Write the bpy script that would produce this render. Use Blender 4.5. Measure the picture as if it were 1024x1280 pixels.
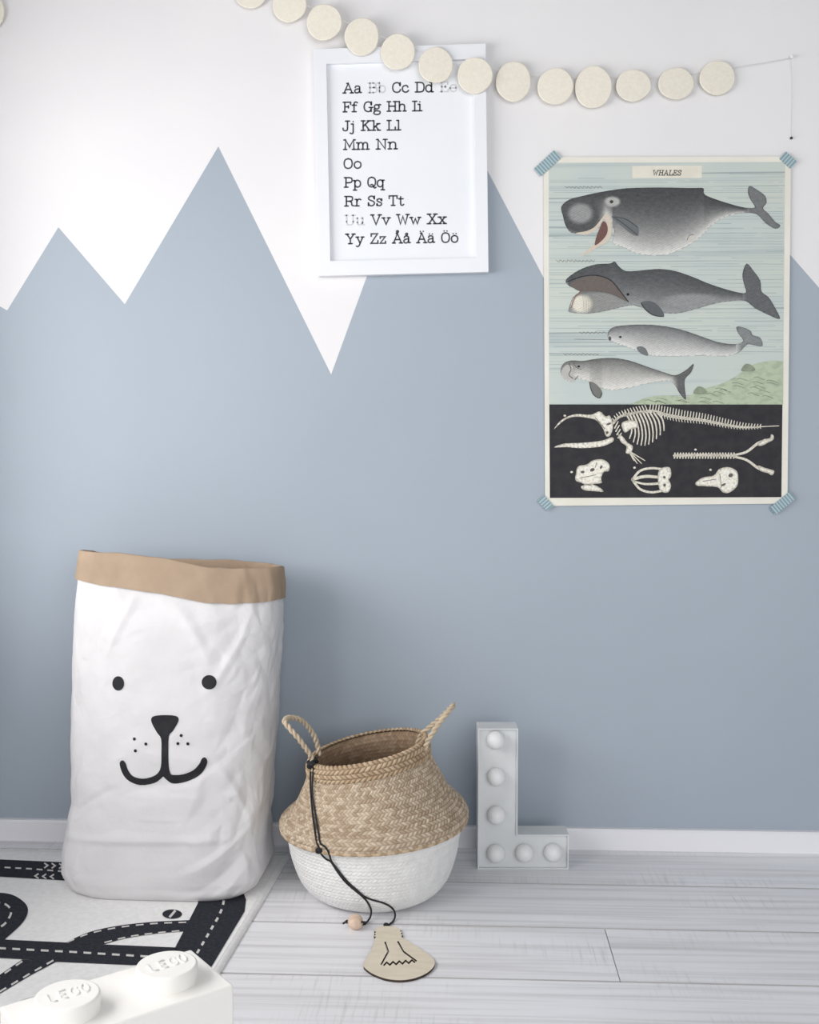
import bpy, bmesh, math, random
import numpy as np
from mathutils import Vector, noise
from mathutils.bvhtree import BVHTree
from mathutils.geometry import delaunay_2d_cdt

random.seed(7)
rng = np.random.default_rng(7)
for o in list(bpy.data.objects):
    bpy.data.objects.remove(o)
scene = bpy.context.scene
C = scene.collection
PI = math.pi

# ------------------------------------------------------------------ camera
W, HP = 1024.0, 1280.0
F = 1379.0                       # focal length in pixels of the 1024x1280 frame
D, H = 2.27, 0.85                # distance from the wall, height above the floor
YAW = math.radians(2.6)
PITCH = math.atan((640 - 550) / F)
cd = bpy.data.cameras.new('camera')
cam = bpy.data.objects.new('camera', cd)
C.objects.link(cam)
cam.location = (0, -D, H)
cam.rotation_euler = (PI / 2 - PITCH, 0, YAW)
cd.sensor_fit = 'HORIZONTAL'
cd.sensor_width = 36
cd.lens = F / W * 36
cd.clip_start = 0.05
scene.camera = cam

# ------------------------------------------------------------------ light
wd = bpy.data.worlds.new('world')
scene.world = wd
wd.use_nodes = True
wd.node_tree.nodes['Background'].inputs[0].default_value = (0.96, 0.98, 1.0, 1)
wd.node_tree.nodes['Background'].inputs[1].default_value = 0.22


def area_light(name, loc, target, sx, sy, power, col):
    l = bpy.data.lights.new(name, 'AREA')
    l.shape = 'RECTANGLE'
    l.size, l.size_y, l.energy, l.color = sx, sy, power, col
    o = bpy.data.objects.new(name, l)
    C.objects.link(o)
    o.location = loc
    o.rotation_euler = (Vector(target) - Vector(loc)).to_track_quat('-Z', 'Y').to_euler()
    return o


area_light('window_daylight', (-1.42, -1.15, 1.02), (0.0, -0.70, 0.62), 1.8, 0.85, 31, (1.0, 0.99, 0.98))
area_light('added_rear_fill', (1.15, -4.2, 1.45), (0.1, 0, 0.7), 2.4, 2.1, 64, (0.97, 0.985, 1.0))  # added fill lamp behind the camera, brightens the right side; no real door
scene.view_settings.view_transform = 'Standard'
scene.view_settings.look = 'None'
scene.view_settings.exposure = 0.03
scene.view_settings.gamma = 1
scene.view_settings.use_curve_mapping = False


# ------------------------------------------------------------------ pixel -> place
_R = cam.rotation_euler.to_matrix()
_O = Vector(cam.location)


def ray(px, py):
    return (_R @ Vector(((px - W / 2) / F, -(py - HP / 2) / F, -1.0)))


def on_wall(px, py, off=0.0):
    d = ray(px, py)
    t = (-off - _O.y) / d.y
    return _O + d * t


def on_floor(px, py, z=0.0):
    d = ray(px, py)
    t = (z - _O.z) / d.z
    return _O + d * t


# ------------------------------------------------------------------ materials
def lin(c):
    c = [x / 255.0 for x in c]
    return tuple(x / 12.92 if x <= 0.04045 else ((x + 0.055) / 1.055) ** 2.4 for x in c)


_m = {}


def mat(name, col, rough=0.7, col2=None, scale=(20, 20, 20), detail=4, lo=0.35, hi=0.65,
        bump=0.0, bscale=200.0, bdist=0.001, spec=0.4, vcol=False, vary=0.0, bvec=None):
    if name in _m:
        return _m[name]
    m = bpy.data.materials.new(name)
    m.use_nodes = True
    nt = m.node_tree
    N, L = nt.nodes, nt.links
    b = N['Principled BSDF']
    b.inputs['Roughness'].default_value = rough
    b.inputs['Specular IOR Level'].default_value = spec
    b.inputs['Base Color'].default_value = (*lin(col), 1)
    tc = N.new('ShaderNodeTexCoord')
    src = None
    if vcol:
        a = N.new('ShaderNodeAttribute')
        a.attribute_name = 'Col'
        src = a.outputs['Color']
    elif col2 is not None:
        mp = N.new('ShaderNodeMapping')
        mp.inputs['Scale'].default_value = scale
        L.new(tc.outputs['Object'], mp.inputs['Vector'])
        if vary:
            oi = N.new('ShaderNodeObjectInfo')
            ml = N.new('ShaderNodeMath')
            ml.operation = 'MULTIPLY'
            ml.inputs[1].default_value = 37.0
            L.new(oi.outputs['Random'], ml.inputs[0])
            cb = N.new('ShaderNodeCombineXYZ')
            L.new(ml.outputs[0], cb.inputs[0])
            L.new(ml.outputs[0], cb.inputs[2])
            L.new(cb.outputs[0], mp.inputs['Location'])
        nz = N.new('ShaderNodeTexNoise')
        nz.inputs['Scale'].default_value = 1.0
        nz.inputs['Detail'].default_value = detail
        L.new(mp.outputs[0], nz.inputs['Vector'])
        rp = N.new('ShaderNodeValToRGB')
        rp.color_ramp.elements[0].position = lo
        rp.color_ramp.elements[1].position = hi
        rp.color_ramp.elements[0].color = (*lin(col), 1)
        rp.color_ramp.elements[1].color = (*lin(col2), 1)
        L.new(nz.outputs['Fac'], rp.inputs['Fac'])
        src = rp.outputs['Color']
    if src is not None:
        L.new(src, b.inputs['Base Color'])
    if bump:
        nb = N.new('ShaderNodeTexNoise')
        nb.inputs['Scale'].default_value = bscale
        nb.inputs['Detail'].default_value = 3
        if bvec:
            mb = N.new('ShaderNodeMapping')
            mb.inputs['Scale'].default_value = bvec
            L.new(tc.outputs['Object'], mb.inputs['Vector'])
            L.new(mb.outputs[0], nb.inputs['Vector'])
        else:
            L.new(tc.outputs['Object'], nb.inputs['Vector'])
        bp = N.new('ShaderNodeBump')
        bp.inputs['Strength'].default_value = bump
        bp.inputs['Distance'].default_value = bdist
        L.new(nb.outputs['Fac'], bp.inputs['Height'])
        L.new(bp.outputs[0], b.inputs['Normal'])
    _m[name] = m
    return m


M_WHITE = mat('wall_white_paint', (238, 236, 236), 0.85, (234, 232, 233), (3, 3, 3), bump=0.08, bscale=350, bdist=0.0005)
M_BLUE = mat('wall_blue_grey_paint', (167, 177, 188), 0.5, (164, 174, 185), (2.5, 2.5, 2.5), bump=0.08, bscale=350, bdist=0.0005)
M_GROOVE = mat('plank_groove_stain', (184, 180, 181), 0.8, (170, 166, 167), (9, 9, 9))
M_BASE = mat('baseboard_white_paint', (236, 235, 239), 0.5)
M_SUB = mat('subfloor_dark', (120, 116, 116), 0.9, (104, 100, 100), (6, 6, 6))
M_FRAME = mat('frame_white_lacquer', (238, 239, 243), 0.4, bump=0.03, bscale=80)
M_SHEET = mat('print_paper', (240, 241, 245), 0.6, (237, 239, 243), (8, 8, 8))
M_INK = mat('letter_ink_black', (66, 66, 70), 0.7, (86, 86, 90), (260, 260, 260))
M_INKG = mat('letter_ink_grey', (204, 205, 208), 0.7, (218, 218, 221), (260, 260, 260))
M_FELT = mat('cream_felt', (241, 235, 221), 0.95, (236, 229, 214), (160, 160, 160), bump=0.3, bscale=420, bdist=0.0015, spec=0.1)
M_THREAD = mat('white_thread', (232, 230, 228), 0.9, (214, 212, 210), (300, 300, 300))
M_PIN = mat('white_pin', (236, 235, 234), 0.35)
M_DARKDOT = mat('dark_bead', (45, 42, 42), 0.5)
M_POSTER = mat('poster_cream_paper', (238, 235, 224), 0.7, (231, 228, 216), (9, 9, 9))
M_VC = mat('poster_print_ink', (128, 128, 128), 0.75, vcol=True, spec=0.2)
M_BLACKP = mat('poster_dark_panel', (52, 51, 55), 0.8, (61, 60, 63), (50, 50, 50), spec=0.2)
M_TITLE = mat('poster_title_paper', (234, 230, 216), 0.8, (226, 221, 206), (40, 40, 40))
M_PINK = mat('poster_fine_ink', (105, 105, 102), 0.8, (130, 130, 126), (150, 150, 150))
M_TINK = mat('poster_title_ink', (75, 74, 72), 0.8)
M_BONE = mat('poster_bone_ink', (232, 226, 211), 0.8, (196, 190, 176), (230, 230, 230), lo=0.42, hi=0.7, spec=0.2)
M_HILL = mat('poster_green_ink', (188, 199, 174), 0.8, (160, 172, 150), (60, 60, 90), lo=0.45, hi=0.75, spec=0.2)
M_PAPER = mat('bag_white_paper', (218, 216, 217), 0.6, (213, 211, 212), (14, 14, 14), bump=0.25, bscale=55, bdist=0.004, spec=0.3)
M_KRAFT = mat('bag_kraft_paper', (170, 149, 128), 0.75, (160, 139, 119), (18, 18, 18), bump=0.3, bscale=45, bdist=0.003, spec=0.2)
M_FACE = mat('bag_black_print', (36, 36, 40), 0.7, (44, 44, 48), (60, 60, 60), spec=0.2)
M_BASKET = mat('basket_seagrass', (190, 165, 130), 0.75, vcol=True, spec=0.2)
M_BWHITE = mat('basket_white_paint', (236, 235, 233), 0.6, (226, 225, 224), (60, 60, 60), spec=0.3)
M_CORD = mat('black_cord', (30, 30, 33), 0.7, (42, 42, 46), (200, 200, 200))
M_BEAD = mat('pale_wood_bead', (222, 198, 178), 0.5, (206, 180, 158), (60, 200, 60))
M_TAG = mat('birch_plywood', (229, 218, 198), 0.6, (220, 208, 187), (20, 90, 20))
M_TAGD = mat('burnt_cut_edge', (56, 46, 40), 0.8, (70, 58, 50), (90, 90, 90))
M_LBOX = mat('letter_box_white', (222, 224, 225), 0.55, (215, 217, 218), (15, 15, 15))
M_BULB = mat('bulb_opal_white', (240, 240, 240), 0.35, (236, 236, 237), (10, 10, 10))
M_RUG = mat('rug_cream_cotton', (248, 247, 246), 0.95, (240, 239, 238), (120, 120, 120), bump=0.3, bscale=600, bdist=0.001, spec=0.1)
M_ROAD = mat('rug_road_print', (46, 48, 55), 0.95, (56, 58, 65), (160, 160, 160), bump=0.3, bscale=600, bdist=0.001, spec=0.1)
M_MARK = mat('rug_lane_print', (222, 219, 215), 0.95, (206, 203, 200), (160, 160, 160), spec=0.1)
M_BRICK = mat('glossy_white_plastic', (250, 247, 242), 0.3, (248, 245, 240), (4, 4, 4), spec=0.5)


def plank_material():
    m = bpy.data.materials.new('whitewashed_plank')
    m.use_nodes = True
    nt = m.node_tree
    N, L = nt.nodes, nt.links
    b = N['Principled BSDF']
    b.inputs['Roughness'].default_value = 0.5
    b.inputs['Specular IOR Level'].default_value = 0.35
    tc = N.new('ShaderNodeTexCoord')
    oi = N.new('ShaderNodeObjectInfo')
    sc = N.new('ShaderNodeVectorMath')
    sc.operation = 'SCALE'
    cb = N.new('ShaderNodeCombineXYZ')
    for i in range(3):
        L.new(oi.outputs['Random'], cb.inputs[i])
    L.new(cb.outputs[0], sc.inputs[0])
    sc.inputs['Scale'].default_value = 23.0
    ad = N.new('ShaderNodeVectorMath')
    L.new(tc.outputs['Object'], ad.inputs[0])
    L.new(sc.outputs[0], ad.inputs[1])

    def nz(scale, detail, lo, hi, dist=0.0):
        mp = N.new('ShaderNodeMapping')
        mp.inputs['Scale'].default_value = scale
        L.new(ad.outputs[0], mp.inputs['Vector'])
        n = N.new('ShaderNodeTexNoise')
        n.inputs['Scale'].default_value = 1.0
        n.inputs['Detail'].default_value = detail
        n.inputs['Distortion'].default_value = dist
        L.new(mp.outputs[0], n.inputs['Vector'])
        r = N.new('ShaderNodeMapRange')
        r.inputs['From Min'].default_value = lo
        r.inputs['From Max'].default_value = hi
        L.new(n.outputs['Fac'], r.inputs['Value'])
        return r.outputs[0]

    grain = nz((2.2, 75, 1), 6, 0.45, 0.75, 0.4)         # long streaks
    saw = nz((170, 9, 1), 3, 0.52, 0.72)                 # cross-cut saw marks
    sawmask = nz((3.2, 7, 1), 2, 0.48, 0.66)
    cloud = nz((3, 9, 1), 3, 0.3, 0.75)

    def mul(a, bb):
        k = N.new('ShaderNodeMath')
        k.operation = 'MULTIPLY'
        L.new(a, k.inputs[0])
        if isinstance(bb, float):
            k.inputs[1].default_value = bb
        else:
            L.new(bb, k.inputs[1])
        return k.outputs[0]

    def mix(fac, a, c):
        k = N.new('ShaderNodeMixRGB')
        L.new(fac, k.inputs[0])
        if isinstance(a, tuple):
            k.inputs[1].default_value = (*lin(a), 1)
        else:
            L.new(a, k.inputs[1])
        k.inputs[2].default_value = (*lin(c), 1)
        return k.outputs[0]

    c = mix(mul(cloud, 1.0), (242, 242, 245), (233, 232, 235))
    c = mix(mul(grain, 0.62), c, (190, 186, 187))
    c = mix(mul(mul(saw, sawmask), 0.38), c, (176, 171, 172))
    L.new(c, b.inputs['Base Color'])
    bp = N.new('ShaderNodeBump')
    bp.inputs['Strength'].default_value = 0.25
    bp.inputs['Distance'].default_value = 0.0008
    bp.invert = True
    L.new(grain, bp.inputs['Height'])
    L.new(bp.outputs[0], b.inputs['Normal'])
    return m


M_PLANK = plank_material()


def sea_material():
    m = bpy.data.materials.new('poster_sea_print')
    m.use_nodes = True
    nt = m.node_tree
    N, L = nt.nodes, nt.links
    b = N['Principled BSDF']
    b.inputs['Roughness'].default_value = 0.75
    b.inputs['Specular IOR Level'].default_value = 0.2
    tc = N.new('ShaderNodeTexCoord')

    def nz(scale, detail, lo, hi):
        mp = N.new('ShaderNodeMapping')
        mp.inputs['Scale'].default_value = scale
        L.new(tc.outputs['Object'], mp.inputs['Vector'])
        n = N.new('ShaderNodeTexNoise')
        n.inputs['Scale'].default_value = 1.0
        n.inputs['Detail'].default_value = detail
        L.new(mp.outputs[0], n.inputs['Vector'])
        r = N.new('ShaderNodeMapRange')
        r.inputs['From Min'].default_value = lo
        r.inputs['From Max'].default_value = hi
        L.new(n.outputs['Fac'], r.inputs['Value'])
        return r.outputs[0]

    def mix(fac, a, c, k=1.0):
        mm = N.new('ShaderNodeMath')
        mm.operation = 'MULTIPLY'
        mm.inputs[1].default_value = k
        L.new(fac, mm.inputs[0])
        q = N.new('ShaderNodeMixRGB')
        L.new(mm.outputs[0], q.inputs[0])
        if isinstance(a, tuple):
            q.inputs[1].default_value = (*lin(a), 1)
        else:
            L.new(a, q.inputs[1])
        q.inputs[2].default_value = (*lin(c), 1)
        return q.outputs[0]

    c = mix(nz((5, 1, 6), 2, 0.35, 0.7), (207, 213, 204), (196, 207, 205))
    c = mix(nz((1.6, 1, 55), 2, 0.55, 0.68), c, (178, 189, 190), 0.6)
    c = mix(nz((1.2, 1, 190), 2, 0.60, 0.68), c, (142, 153, 157), 0.65)
    L.new(c, b.inputs['Base Color'])
    return m


M_SEA = sea_material()


def tape_material():
    m = bpy.data.materials.new('washi_tape_teal_pattern')
    m.use_nodes = True
    nt = m.node_tree
    N, L = nt.nodes, nt.links
    b = N['Principled BSDF']
    b.inputs['Roughness'].default_value = 0.6
    tc = N.new('ShaderNodeTexCoord')
    ck = N.new('ShaderNodeTexWave')
    ck.wave_type = 'BANDS'
    ck.bands_direction = 'X'
    ck.inputs['Scale'].default_value = 52
    ck.inputs['Distortion'].default_value = 1.5
    ck.inputs['Detail Scale'].default_value = 60
    L.new(tc.outputs['Object'], ck.inputs['Vector'])
    r = N.new('ShaderNodeValToRGB')
    r.color_ramp.elements[0].position = 0.35
    r.color_ramp.elements[1].position = 0.6
    r.color_ramp.elements[0].color = (*lin((122, 152, 163)), 1)
    r.color_ramp.elements[1].color = (*lin((176, 194, 198)), 1)
    L.new(ck.outputs['Fac'], r.inputs[0])
    L.new(r.outputs[0], b.inputs['Base Color'])
    return m


M_TAPE = tape_material()


# ------------------------------------------------------------------ object helpers
def wloc(o):
    v = Vector((0, 0, 0))
    while o is not None:
        v += Vector(o.location)
        o = o.parent
    return v


def props(o, label=None, cat=None, group=None, kind=None):
    if label:
        o['label'] = label
    if cat:
        o['category'] = cat
    if group:
        o['group'] = group
    if kind:
        o['kind'] = kind
    return o


def thing(name, label, cat, loc, group=None):
    o = bpy.data.objects.new(name, None)
    o.empty_display_size = 0.05
    C.objects.link(o)
    o.location = loc
    return props(o, label, cat, group)


def add(name, verts, faces, m, parent=None, smooth=False, cols=None, base=None):
    """one mesh object from world-space vertices"""
    o_w = wloc(parent) if parent is not None else Vector((0, 0, 0))
    if base is not None:
        o_l = Vector(base) - o_w
    else:
        o_l = Vector((0, 0, 0))
    org = o_w + o_l
    A = np.array([tuple(v) for v in verts], dtype=float) - np.array(org)
    me = bpy.data.meshes.new(name)
    me.from_pydata(A.tolist(), [], [tuple(int(i) for i in f) for f in faces])
    for mm in (m if isinstance(m, (list, tuple)) else [m]):
        me.materials.append(mm)
    if smooth:
        me.polygons.foreach_set('use_smooth', [True] * len(me.polygons))
    if cols is not None:
        a = me.color_attributes.new('Col', 'FLOAT_COLOR', 'POINT')
        cc = np.ones((len(verts), 4))
        cc[:, :3] = np.array(cols)
        a.data.foreach_set('color', cc.ravel())
    me.update()
    o = bpy.data.objects.new(name, me)
    C.objects.link(o)
    o.location = o_l
    if parent is not None:
        o.parent = parent
    return o


def fix_normals(o, bevel=0.0, seg=2, angle=40):
    bm = bmesh.new()
    bm.from_mesh(o.data)
    bmesh.ops.remove_doubles(bm, verts=bm.verts, dist=1e-6)
    bmesh.ops.recalc_face_normals(bm, faces=bm.faces)
    if bevel:
        ed = [e for e in bm.edges if len(e.link_faces) == 2 and e.calc_face_angle(0) > math.radians(angle)]
        bmesh.ops.bevel(bm, geom=ed, offset=bevel, segments=seg, affect='EDGES', profile=0.5, clamp_overlap=True)
    bm.to_mesh(o.data)
    bm.free()
    return o


def box_vf(x0, x1, y0, y1, z0, z1):
    v = [(x, y, z) for z in (z0, z1) for y in (y0, y1) for x in (x0, x1)]
    f = [(0, 2, 3, 1), (4, 5, 7, 6), (0, 1, 5, 4), (2, 6, 7, 3), (0, 4, 6, 2), (1, 3, 7, 5)]
    return v, f


def catmull(pts, n=6, closed=False):
    P = [np.array(p, float) for p in pts]
    out = []
    k = len(P)
    rngi = range(k if closed else k - 1)
    for i in rngi:
        if closed:
            p0, p1, p2, p3 = P[i - 1], P[i], P[(i + 1) % k], P[(i + 2) % k]
        else:
            p1, p2 = P[i], P[i + 1]
            p0 = P[i - 1] if i > 0 else 2 * p1 - p2
            p3 = P[i + 2] if i + 2 < k else 2 * p2 - p1
        for j in range(n):
            t = j / n
            out.append(0.5 * ((2 * p1) + (-p0 + p2) * t + (2 * p0 - 5 * p1 + 4 * p2 - p3) * t * t
                              + (-p0 + 3 * p1 - 3 * p2 + p3) * t ** 3))
    if not closed:
        out.append(P[-1])
    return [tuple(p) for p in out]


def ribbon(pts, w, w1=None, cap=True):
    """flat stroke in 2-D: returns verts, faces"""
    P = np.array(pts, float)
    if w1 is None:
        w1 = w
    keep = [0]
    for i in range(1, len(P)):
        if np.hypot(*(P[i] - P[keep[-1]])) > 1e-6:
            keep.append(i)
    P = P[keep]
    n = len(P)
    if n < 2:
        return [], []
    T = np.zeros_like(P)
    seg = np.diff(P, axis=0)
    seg /= np.linalg.norm(seg, axis=1)[:, None]
    V, Fc = [], []
    for i in range(n):
        a = seg[max(i - 1, 0)]
        b = seg[min(i, n - 2)]
        t = a + b
        l = np.linalg.norm(t)
        t = t / l if l > 1e-6 else b
        nn = np.array([-t[1], t[0]])
        cs = max(0.5, float(np.dot(nn, [-b[1], b[0]])))
        hw = (w + (w1 - w) * i / (n - 1)) / 2 / cs
        V += [tuple(P[i] + nn * hw), tuple(P[i] - nn * hw)]
    for i in range(n - 1):
        Fc.append((2 * i, 2 * i + 1, 2 * i + 3, 2 * i + 2))
    if cap:
        for e, s, hw in ((0, -seg[0], w / 2), (n - 1, seg[-1], w1 / 2)):
            nn = np.array([-s[1], s[0]])
            k0 = len(V)
            for j in range(1, 4):
                a = PI * j / 4
                V.append(tuple(P[e] + nn * hw * math.cos(a) + s * hw * math.sin(a)))
            i0, i1 = 2 * e, 2 * e + 1
            if e == 0:
                i0, i1 = i1, i0
            Fc.append((i0, k0, k0 + 1, k0 + 2, i1))
    return V, Fc


def inside(poly, X, Y):
    poly = np.array(poly)
    r = np.zeros(X.shape, bool)
    j = len(poly) - 1
    for i in range(len(poly)):
        xi, yi = poly[i]
        xj, yj = poly[j]
        c = ((yi > Y) != (yj > Y)) & (X < (xj - xi) * (Y - yi) / (yj - yi + 1e-12) + xi)
        r ^= c
        j = i
    return r


def fill(poly, step=None, holes=()):
    """2-D polygon -> triangulated verts, faces, with an inner grid when step is given"""
    pts = [Vector((float(x), float(y))) for x, y in poly]
    faces = [list(range(len(pts)))]
    edges = []
    for h in holes:
        k = len(pts)
        pts += [Vector((float(x), float(y))) for x, y in h]
        edges += [(k + i, k + (i + 1) % len(h)) for i in range(len(h))]
    if step:
        a = np.array(poly)
        gx, gy = np.meshgrid(np.arange(a[:, 0].min(), a[:, 0].max(), step), np.arange(a[:, 1].min(), a[:, 1].max(), step))
        gx = gx + (rng.random(gx.shape) - .5) * step * .2
        gy = gy + (rng.random(gx.shape) - .5) * step * .2
        ins = inside(poly, gx, gy)
        pts += [Vector((float(x), float(y))) for x, y in zip(gx[ins], gy[ins])]
    v, e, f, ov, oe, of = delaunay_2d_cdt(pts, edges, faces, 1, 1e-5)
    v = [tuple(p) for p in v]
    f = [tuple(q) for q in f]
    if holes:
        g = []
        for q in f:
            cx = np.array([sum(v[i][0] for i in q) / len(q)])
            cy = np.array([sum(v[i][1] for i in q) / len(q)])
            if not any(inside(h, cx, cy)[0] for h in holes):
                g.append(q)
        f = g
    return v, f


def join(parts):
    V, Fc = [], []
    for v, f in parts:
        k = len(V)
        V += list(v)
        Fc += [tuple(i + k for i in q) for q in f]
    return V, Fc


def prism(poly3, dvec, holes=()):
    """list of coplanar 3-D points (ordered) extruded along dvec"""
    n = len(poly3)
    V = [Vector(p) for p in poly3] + [Vector(p) + Vector(dvec) for p in poly3]
    Fc = [tuple(range(n)), tuple(range(2 * n - 1, n - 1, -1))]
    Fc += [(i, i + n, (i + 1) % n + n, (i + 1) % n) for i in range(n)]
    return V, Fc


def tube(path, r, seg=8, closed=False, r1=None):
    P = [Vector(p) for p in path]
    n = len(P)
    V, Fc = [], []
    up = None
    for i in range(n):
        if closed:
            t = (P[(i + 1) % n] - P[i - 1]).normalized()
        else:
            t = (P[min(i + 1, n - 1)] - P[max(i - 1, 0)]).normalized()
        if up is None:
            up = t.orthogonal().normalized()
        up = (up - t * up.dot(t))
        up = up.normalized() if up.length > 1e-6 else t.orthogonal().normalized()
        s = t.cross(up)
        rr = r if r1 is None else r + (r1 - r) * i / (n - 1)
        for k in range(seg):
            a = 2 * PI * k / seg
            V.append(P[i] + (up * math.cos(a) + s * math.sin(a)) * rr)
    m = n if closed else n - 1
    for i in range(m):
        for k in range(seg):
            a, b = i * seg + k, i * seg + (k + 1) % seg
            c, d = ((i + 1) % n) * seg + (k + 1) % seg, ((i + 1) % n) * seg + k
            Fc.append((a, b, c, d))
    if not closed:
        Fc.append(tuple(range(seg - 1, -1, -1)))
        Fc.append(tuple(range((n - 1) * seg, n * seg)))
    return V, Fc


def sphere_vf(c, r, nu=20, nv=12, sx=1, sy=1, sz=1):
    V, Fc = [], []
    c = Vector(c)
    V.append(c + Vector((0, 0, r * sz)))
    for i in range(1, nv):
        p = PI * i / nv
        for k in range(nu):
            a = 2 * PI * k / nu
            V.append(c + Vector((r * sx * math.sin(p) * math.cos(a), r * sy * math.sin(p) * math.sin(a), r * sz * math.cos(p))))
    V.append(c - Vector((0, 0, r * sz)))
    for k in range(nu):
        Fc.append((0, 1 + k, 1 + (k + 1) % nu))
        Fc.append((len(V) - 1, 1 + (nv - 2) * nu + (k + 1) % nu, 1 + (nv - 2) * nu + k))
    for i in range(nv - 2):
        for k in range(nu):
            a, b = 1 + i * nu + k, 1 + i * nu + (k + 1) % nu
            Fc.append((a, a + nu, b + nu, b))
    return V, Fc


# ================================================================== THE SETTING
# ---- back wall: white paint above, blue-grey mountain range below, one mesh, two paints
X0, X1, ZT = -2.6, 2.6, 2.6
peaks_px = [(-470, 230), (-330, 420), (-210, 250), (-95, 330), (9, 388), (73, 284), (156, 380), (273, 183), (414, 468), (549, 98),
            (730, 443), (895, 212), (1075, 418), (1200, 190), (1330, 400), (1480, 240)]
line = [(X0, on_wall(*peaks_px[0]).z)] + [(on_wall(*p).x, on_wall(*p).z) for p in peaks_px] + [(X1, on_wall(*peaks_px[-1]).z)]
line = [p for i, p in enumerate(line) if X0 <= p[0] <= X1]
lowp = [(X0, 0.0), (X1, 0.0)] + line[::-1]
upp = line + [(X1, ZT), (X0, ZT)]
v1, f1 = fill(lowp)
v2, f2 = fill(upp)
V, Fc = join([(v1, f1), (v2, f2)])
V = [(x, 0.0, z) for x, z in V]
nb_ = len(f1)
bk, bf = box_vf(X0, X1, 0.0, 0.12, -0.02, ZT)
bf = [q for q in bf if q != (0, 1, 5, 4)]
V, Fc = join([(V, Fc), (bk, bf)])
wall = add('wall_back', V, Fc, [M_WHITE, M_BLUE])
for i, p in enumerate(wall.data.polygons):
    p.material_index = 1 if i < nb_ else 0
    if i < nb_ + len(f2):
        if p.normal.y > 0:
            p.flip()
props(wall, kind='structure')

# ---- baseboard
BZ = on_wall(760, 1034).z
prof = [(0.0, 0.0), (-0.014, 0.0), (-0.014, BZ - 0.004), (-0.011, BZ), (0.0, BZ)]
pv = [(X0, y, z) for y, z in prof]
V, Fc = prism(pv, (X1 - X0, 0, 0))
bb = fix_normals(add('baseboard_back', V, Fc, M_BASE))
props(bb, kind='structure')

# ---- left side wall with window, added out of the picture to shape the daylight
LX, LY = -1.09, -3.3
WY0, WY1, WZ0, WZ1 = -2.35, -0.25, 0.58, 1.50
wp = []
for (ya, yb, za, zb) in ((LY, 0.0, 0.0, WZ0), (LY, 0.0, WZ1, ZT), (LY, WY0, WZ0, WZ1), (WY1, 0.0, WZ0, WZ1)):
    wp.append(box_vf(LX - 0.16, LX, ya, yb, za, zb))
V, Fc = join(wp)
props(add('unseen_wall_left', V, Fc, M_WHITE), kind='structure')
fr = []
for (ya, yb, za, zb) in ((WY0, WY1, WZ0, WZ0 + 0.05), (WY0, WY1, WZ1 - 0.05, WZ1), (WY0, WY0 + 0.05, WZ0, WZ1), (WY1 - 0.05, WY1, WZ0, WZ1),
                         ((WY0 + WY1) / 2 - 0.03, (WY0 + WY1) / 2 + 0.03, WZ0, WZ1)):
    fr.append(box_vf(LX - 0.13, LX - 0.07, ya, yb, za, zb))
V, Fc = join(fr)
win = props(add('unseen_window', V, Fc, M_FRAME), kind='structure')
V, Fc = box_vf(LX - 0.13, LX + 0.02, WY0 - 0.02, WY1 + 0.02, WZ0 - 0.025, WZ0)
add('unseen_window_sill', V, Fc, M_FRAME, win)
V, Fc = box_vf(LX, LX + 0.014, LY, -0.014, 0.0, BZ)
props(add('baseboard_left', V, Fc, M_BASE), kind='structure')

# ---- floor: subfloor slab with planks laid along the wall
FX0 = LX
V, Fc = box_vf(FX0 - 0.16, X1, -3.4, 0.0, -0.04, -0.012)
floor = add('floor', V, Fc, M_SUB)
props(floor, kind='structure')
PWID = 0.190
joint3 = on_floor(770, 1208).x
joints = {0: [-1.42, 0.93], 1: [-1.9, 1.25], 2: [-0.95, joint3, 1.62], 3: [-1.7, -0.62, 1.35], 4: [-1.05, 0.95],
          5: [-0.35, 1.7], 6: [-1.6, 0.5]}


def plank(xa, xb, ya, yb):
    c, e = 0.0018, 0.0005
    g = 0.0005
    xa, xb, ya, yb = xa + g * .5, xb - g * .5, ya + g, yb - g
    V = [(x, y, -0.012) for x, y in ((xa, ya), (xb, ya), (xb, yb), (xa, yb))]
    V += [(x, y, -c) for x, y in ((xa, ya), (xb, ya), (xb, yb), (xa, yb))]
    V += [(x, y, 0) for x, y in ((xa + e, ya + c), (xb - e, ya + c), (xb - e, yb - c), (xa + e, yb - c))]
    Fc = [(8, 9, 10, 11)]
    for i in range(4):
        j = (i + 1) % 4
        Fc += [(i, j, 4 + j, 4 + i), (4 + i, 4 + j, 8 + j, 8 + i)]
    o = add('plank', V, Fc, [M_PLANK, M_GROOVE], floor)
    for p in list(o.data.polygons)[1:]:
        p.material_index = 1
    return o


yy = -0.004
row = 0
while yy > -3.35:
    xs = [FX0] + [j for j in joints.get(row, [-1.2 + 0.37 * (row % 4), 1.1 - 0.29 * (row % 3)]) if j > FX0 + 0.15] + [X1]
    for a, b in zip(xs[:-1], xs[1:]):
        plank(a, b, yy - PWID, yy)
    yy -= PWID
    row += 1

# ================================================================== RUG
RZ = 0.005
c_br = on_floor(366, 1067)
c_fr0 = on_floor(263, 1238)
c_bl0 = on_floor(0, 1062)
e1 = Vector((c_fr0.x - c_br.x, c_fr0.y - c_br.y, 0)).normalized()
e2 = Vector((c_bl0.x - c_br.x, c_bl0.y - c_br.y, 0)).normalized()
RA = (c_br.x - (LX + 0.05)) / abs(e2.x)
q = [c_br, c_br + e2 * RA, c_br + e2 * RA + e1 * 1.35, c_br + e1 * 1.35]
rug_t = thing('play_rug', 'cream play rug printed with dark toy roads, lying under the paper bag', 'rug', (c_br + e2 * .4 + e1 * .65))


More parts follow.
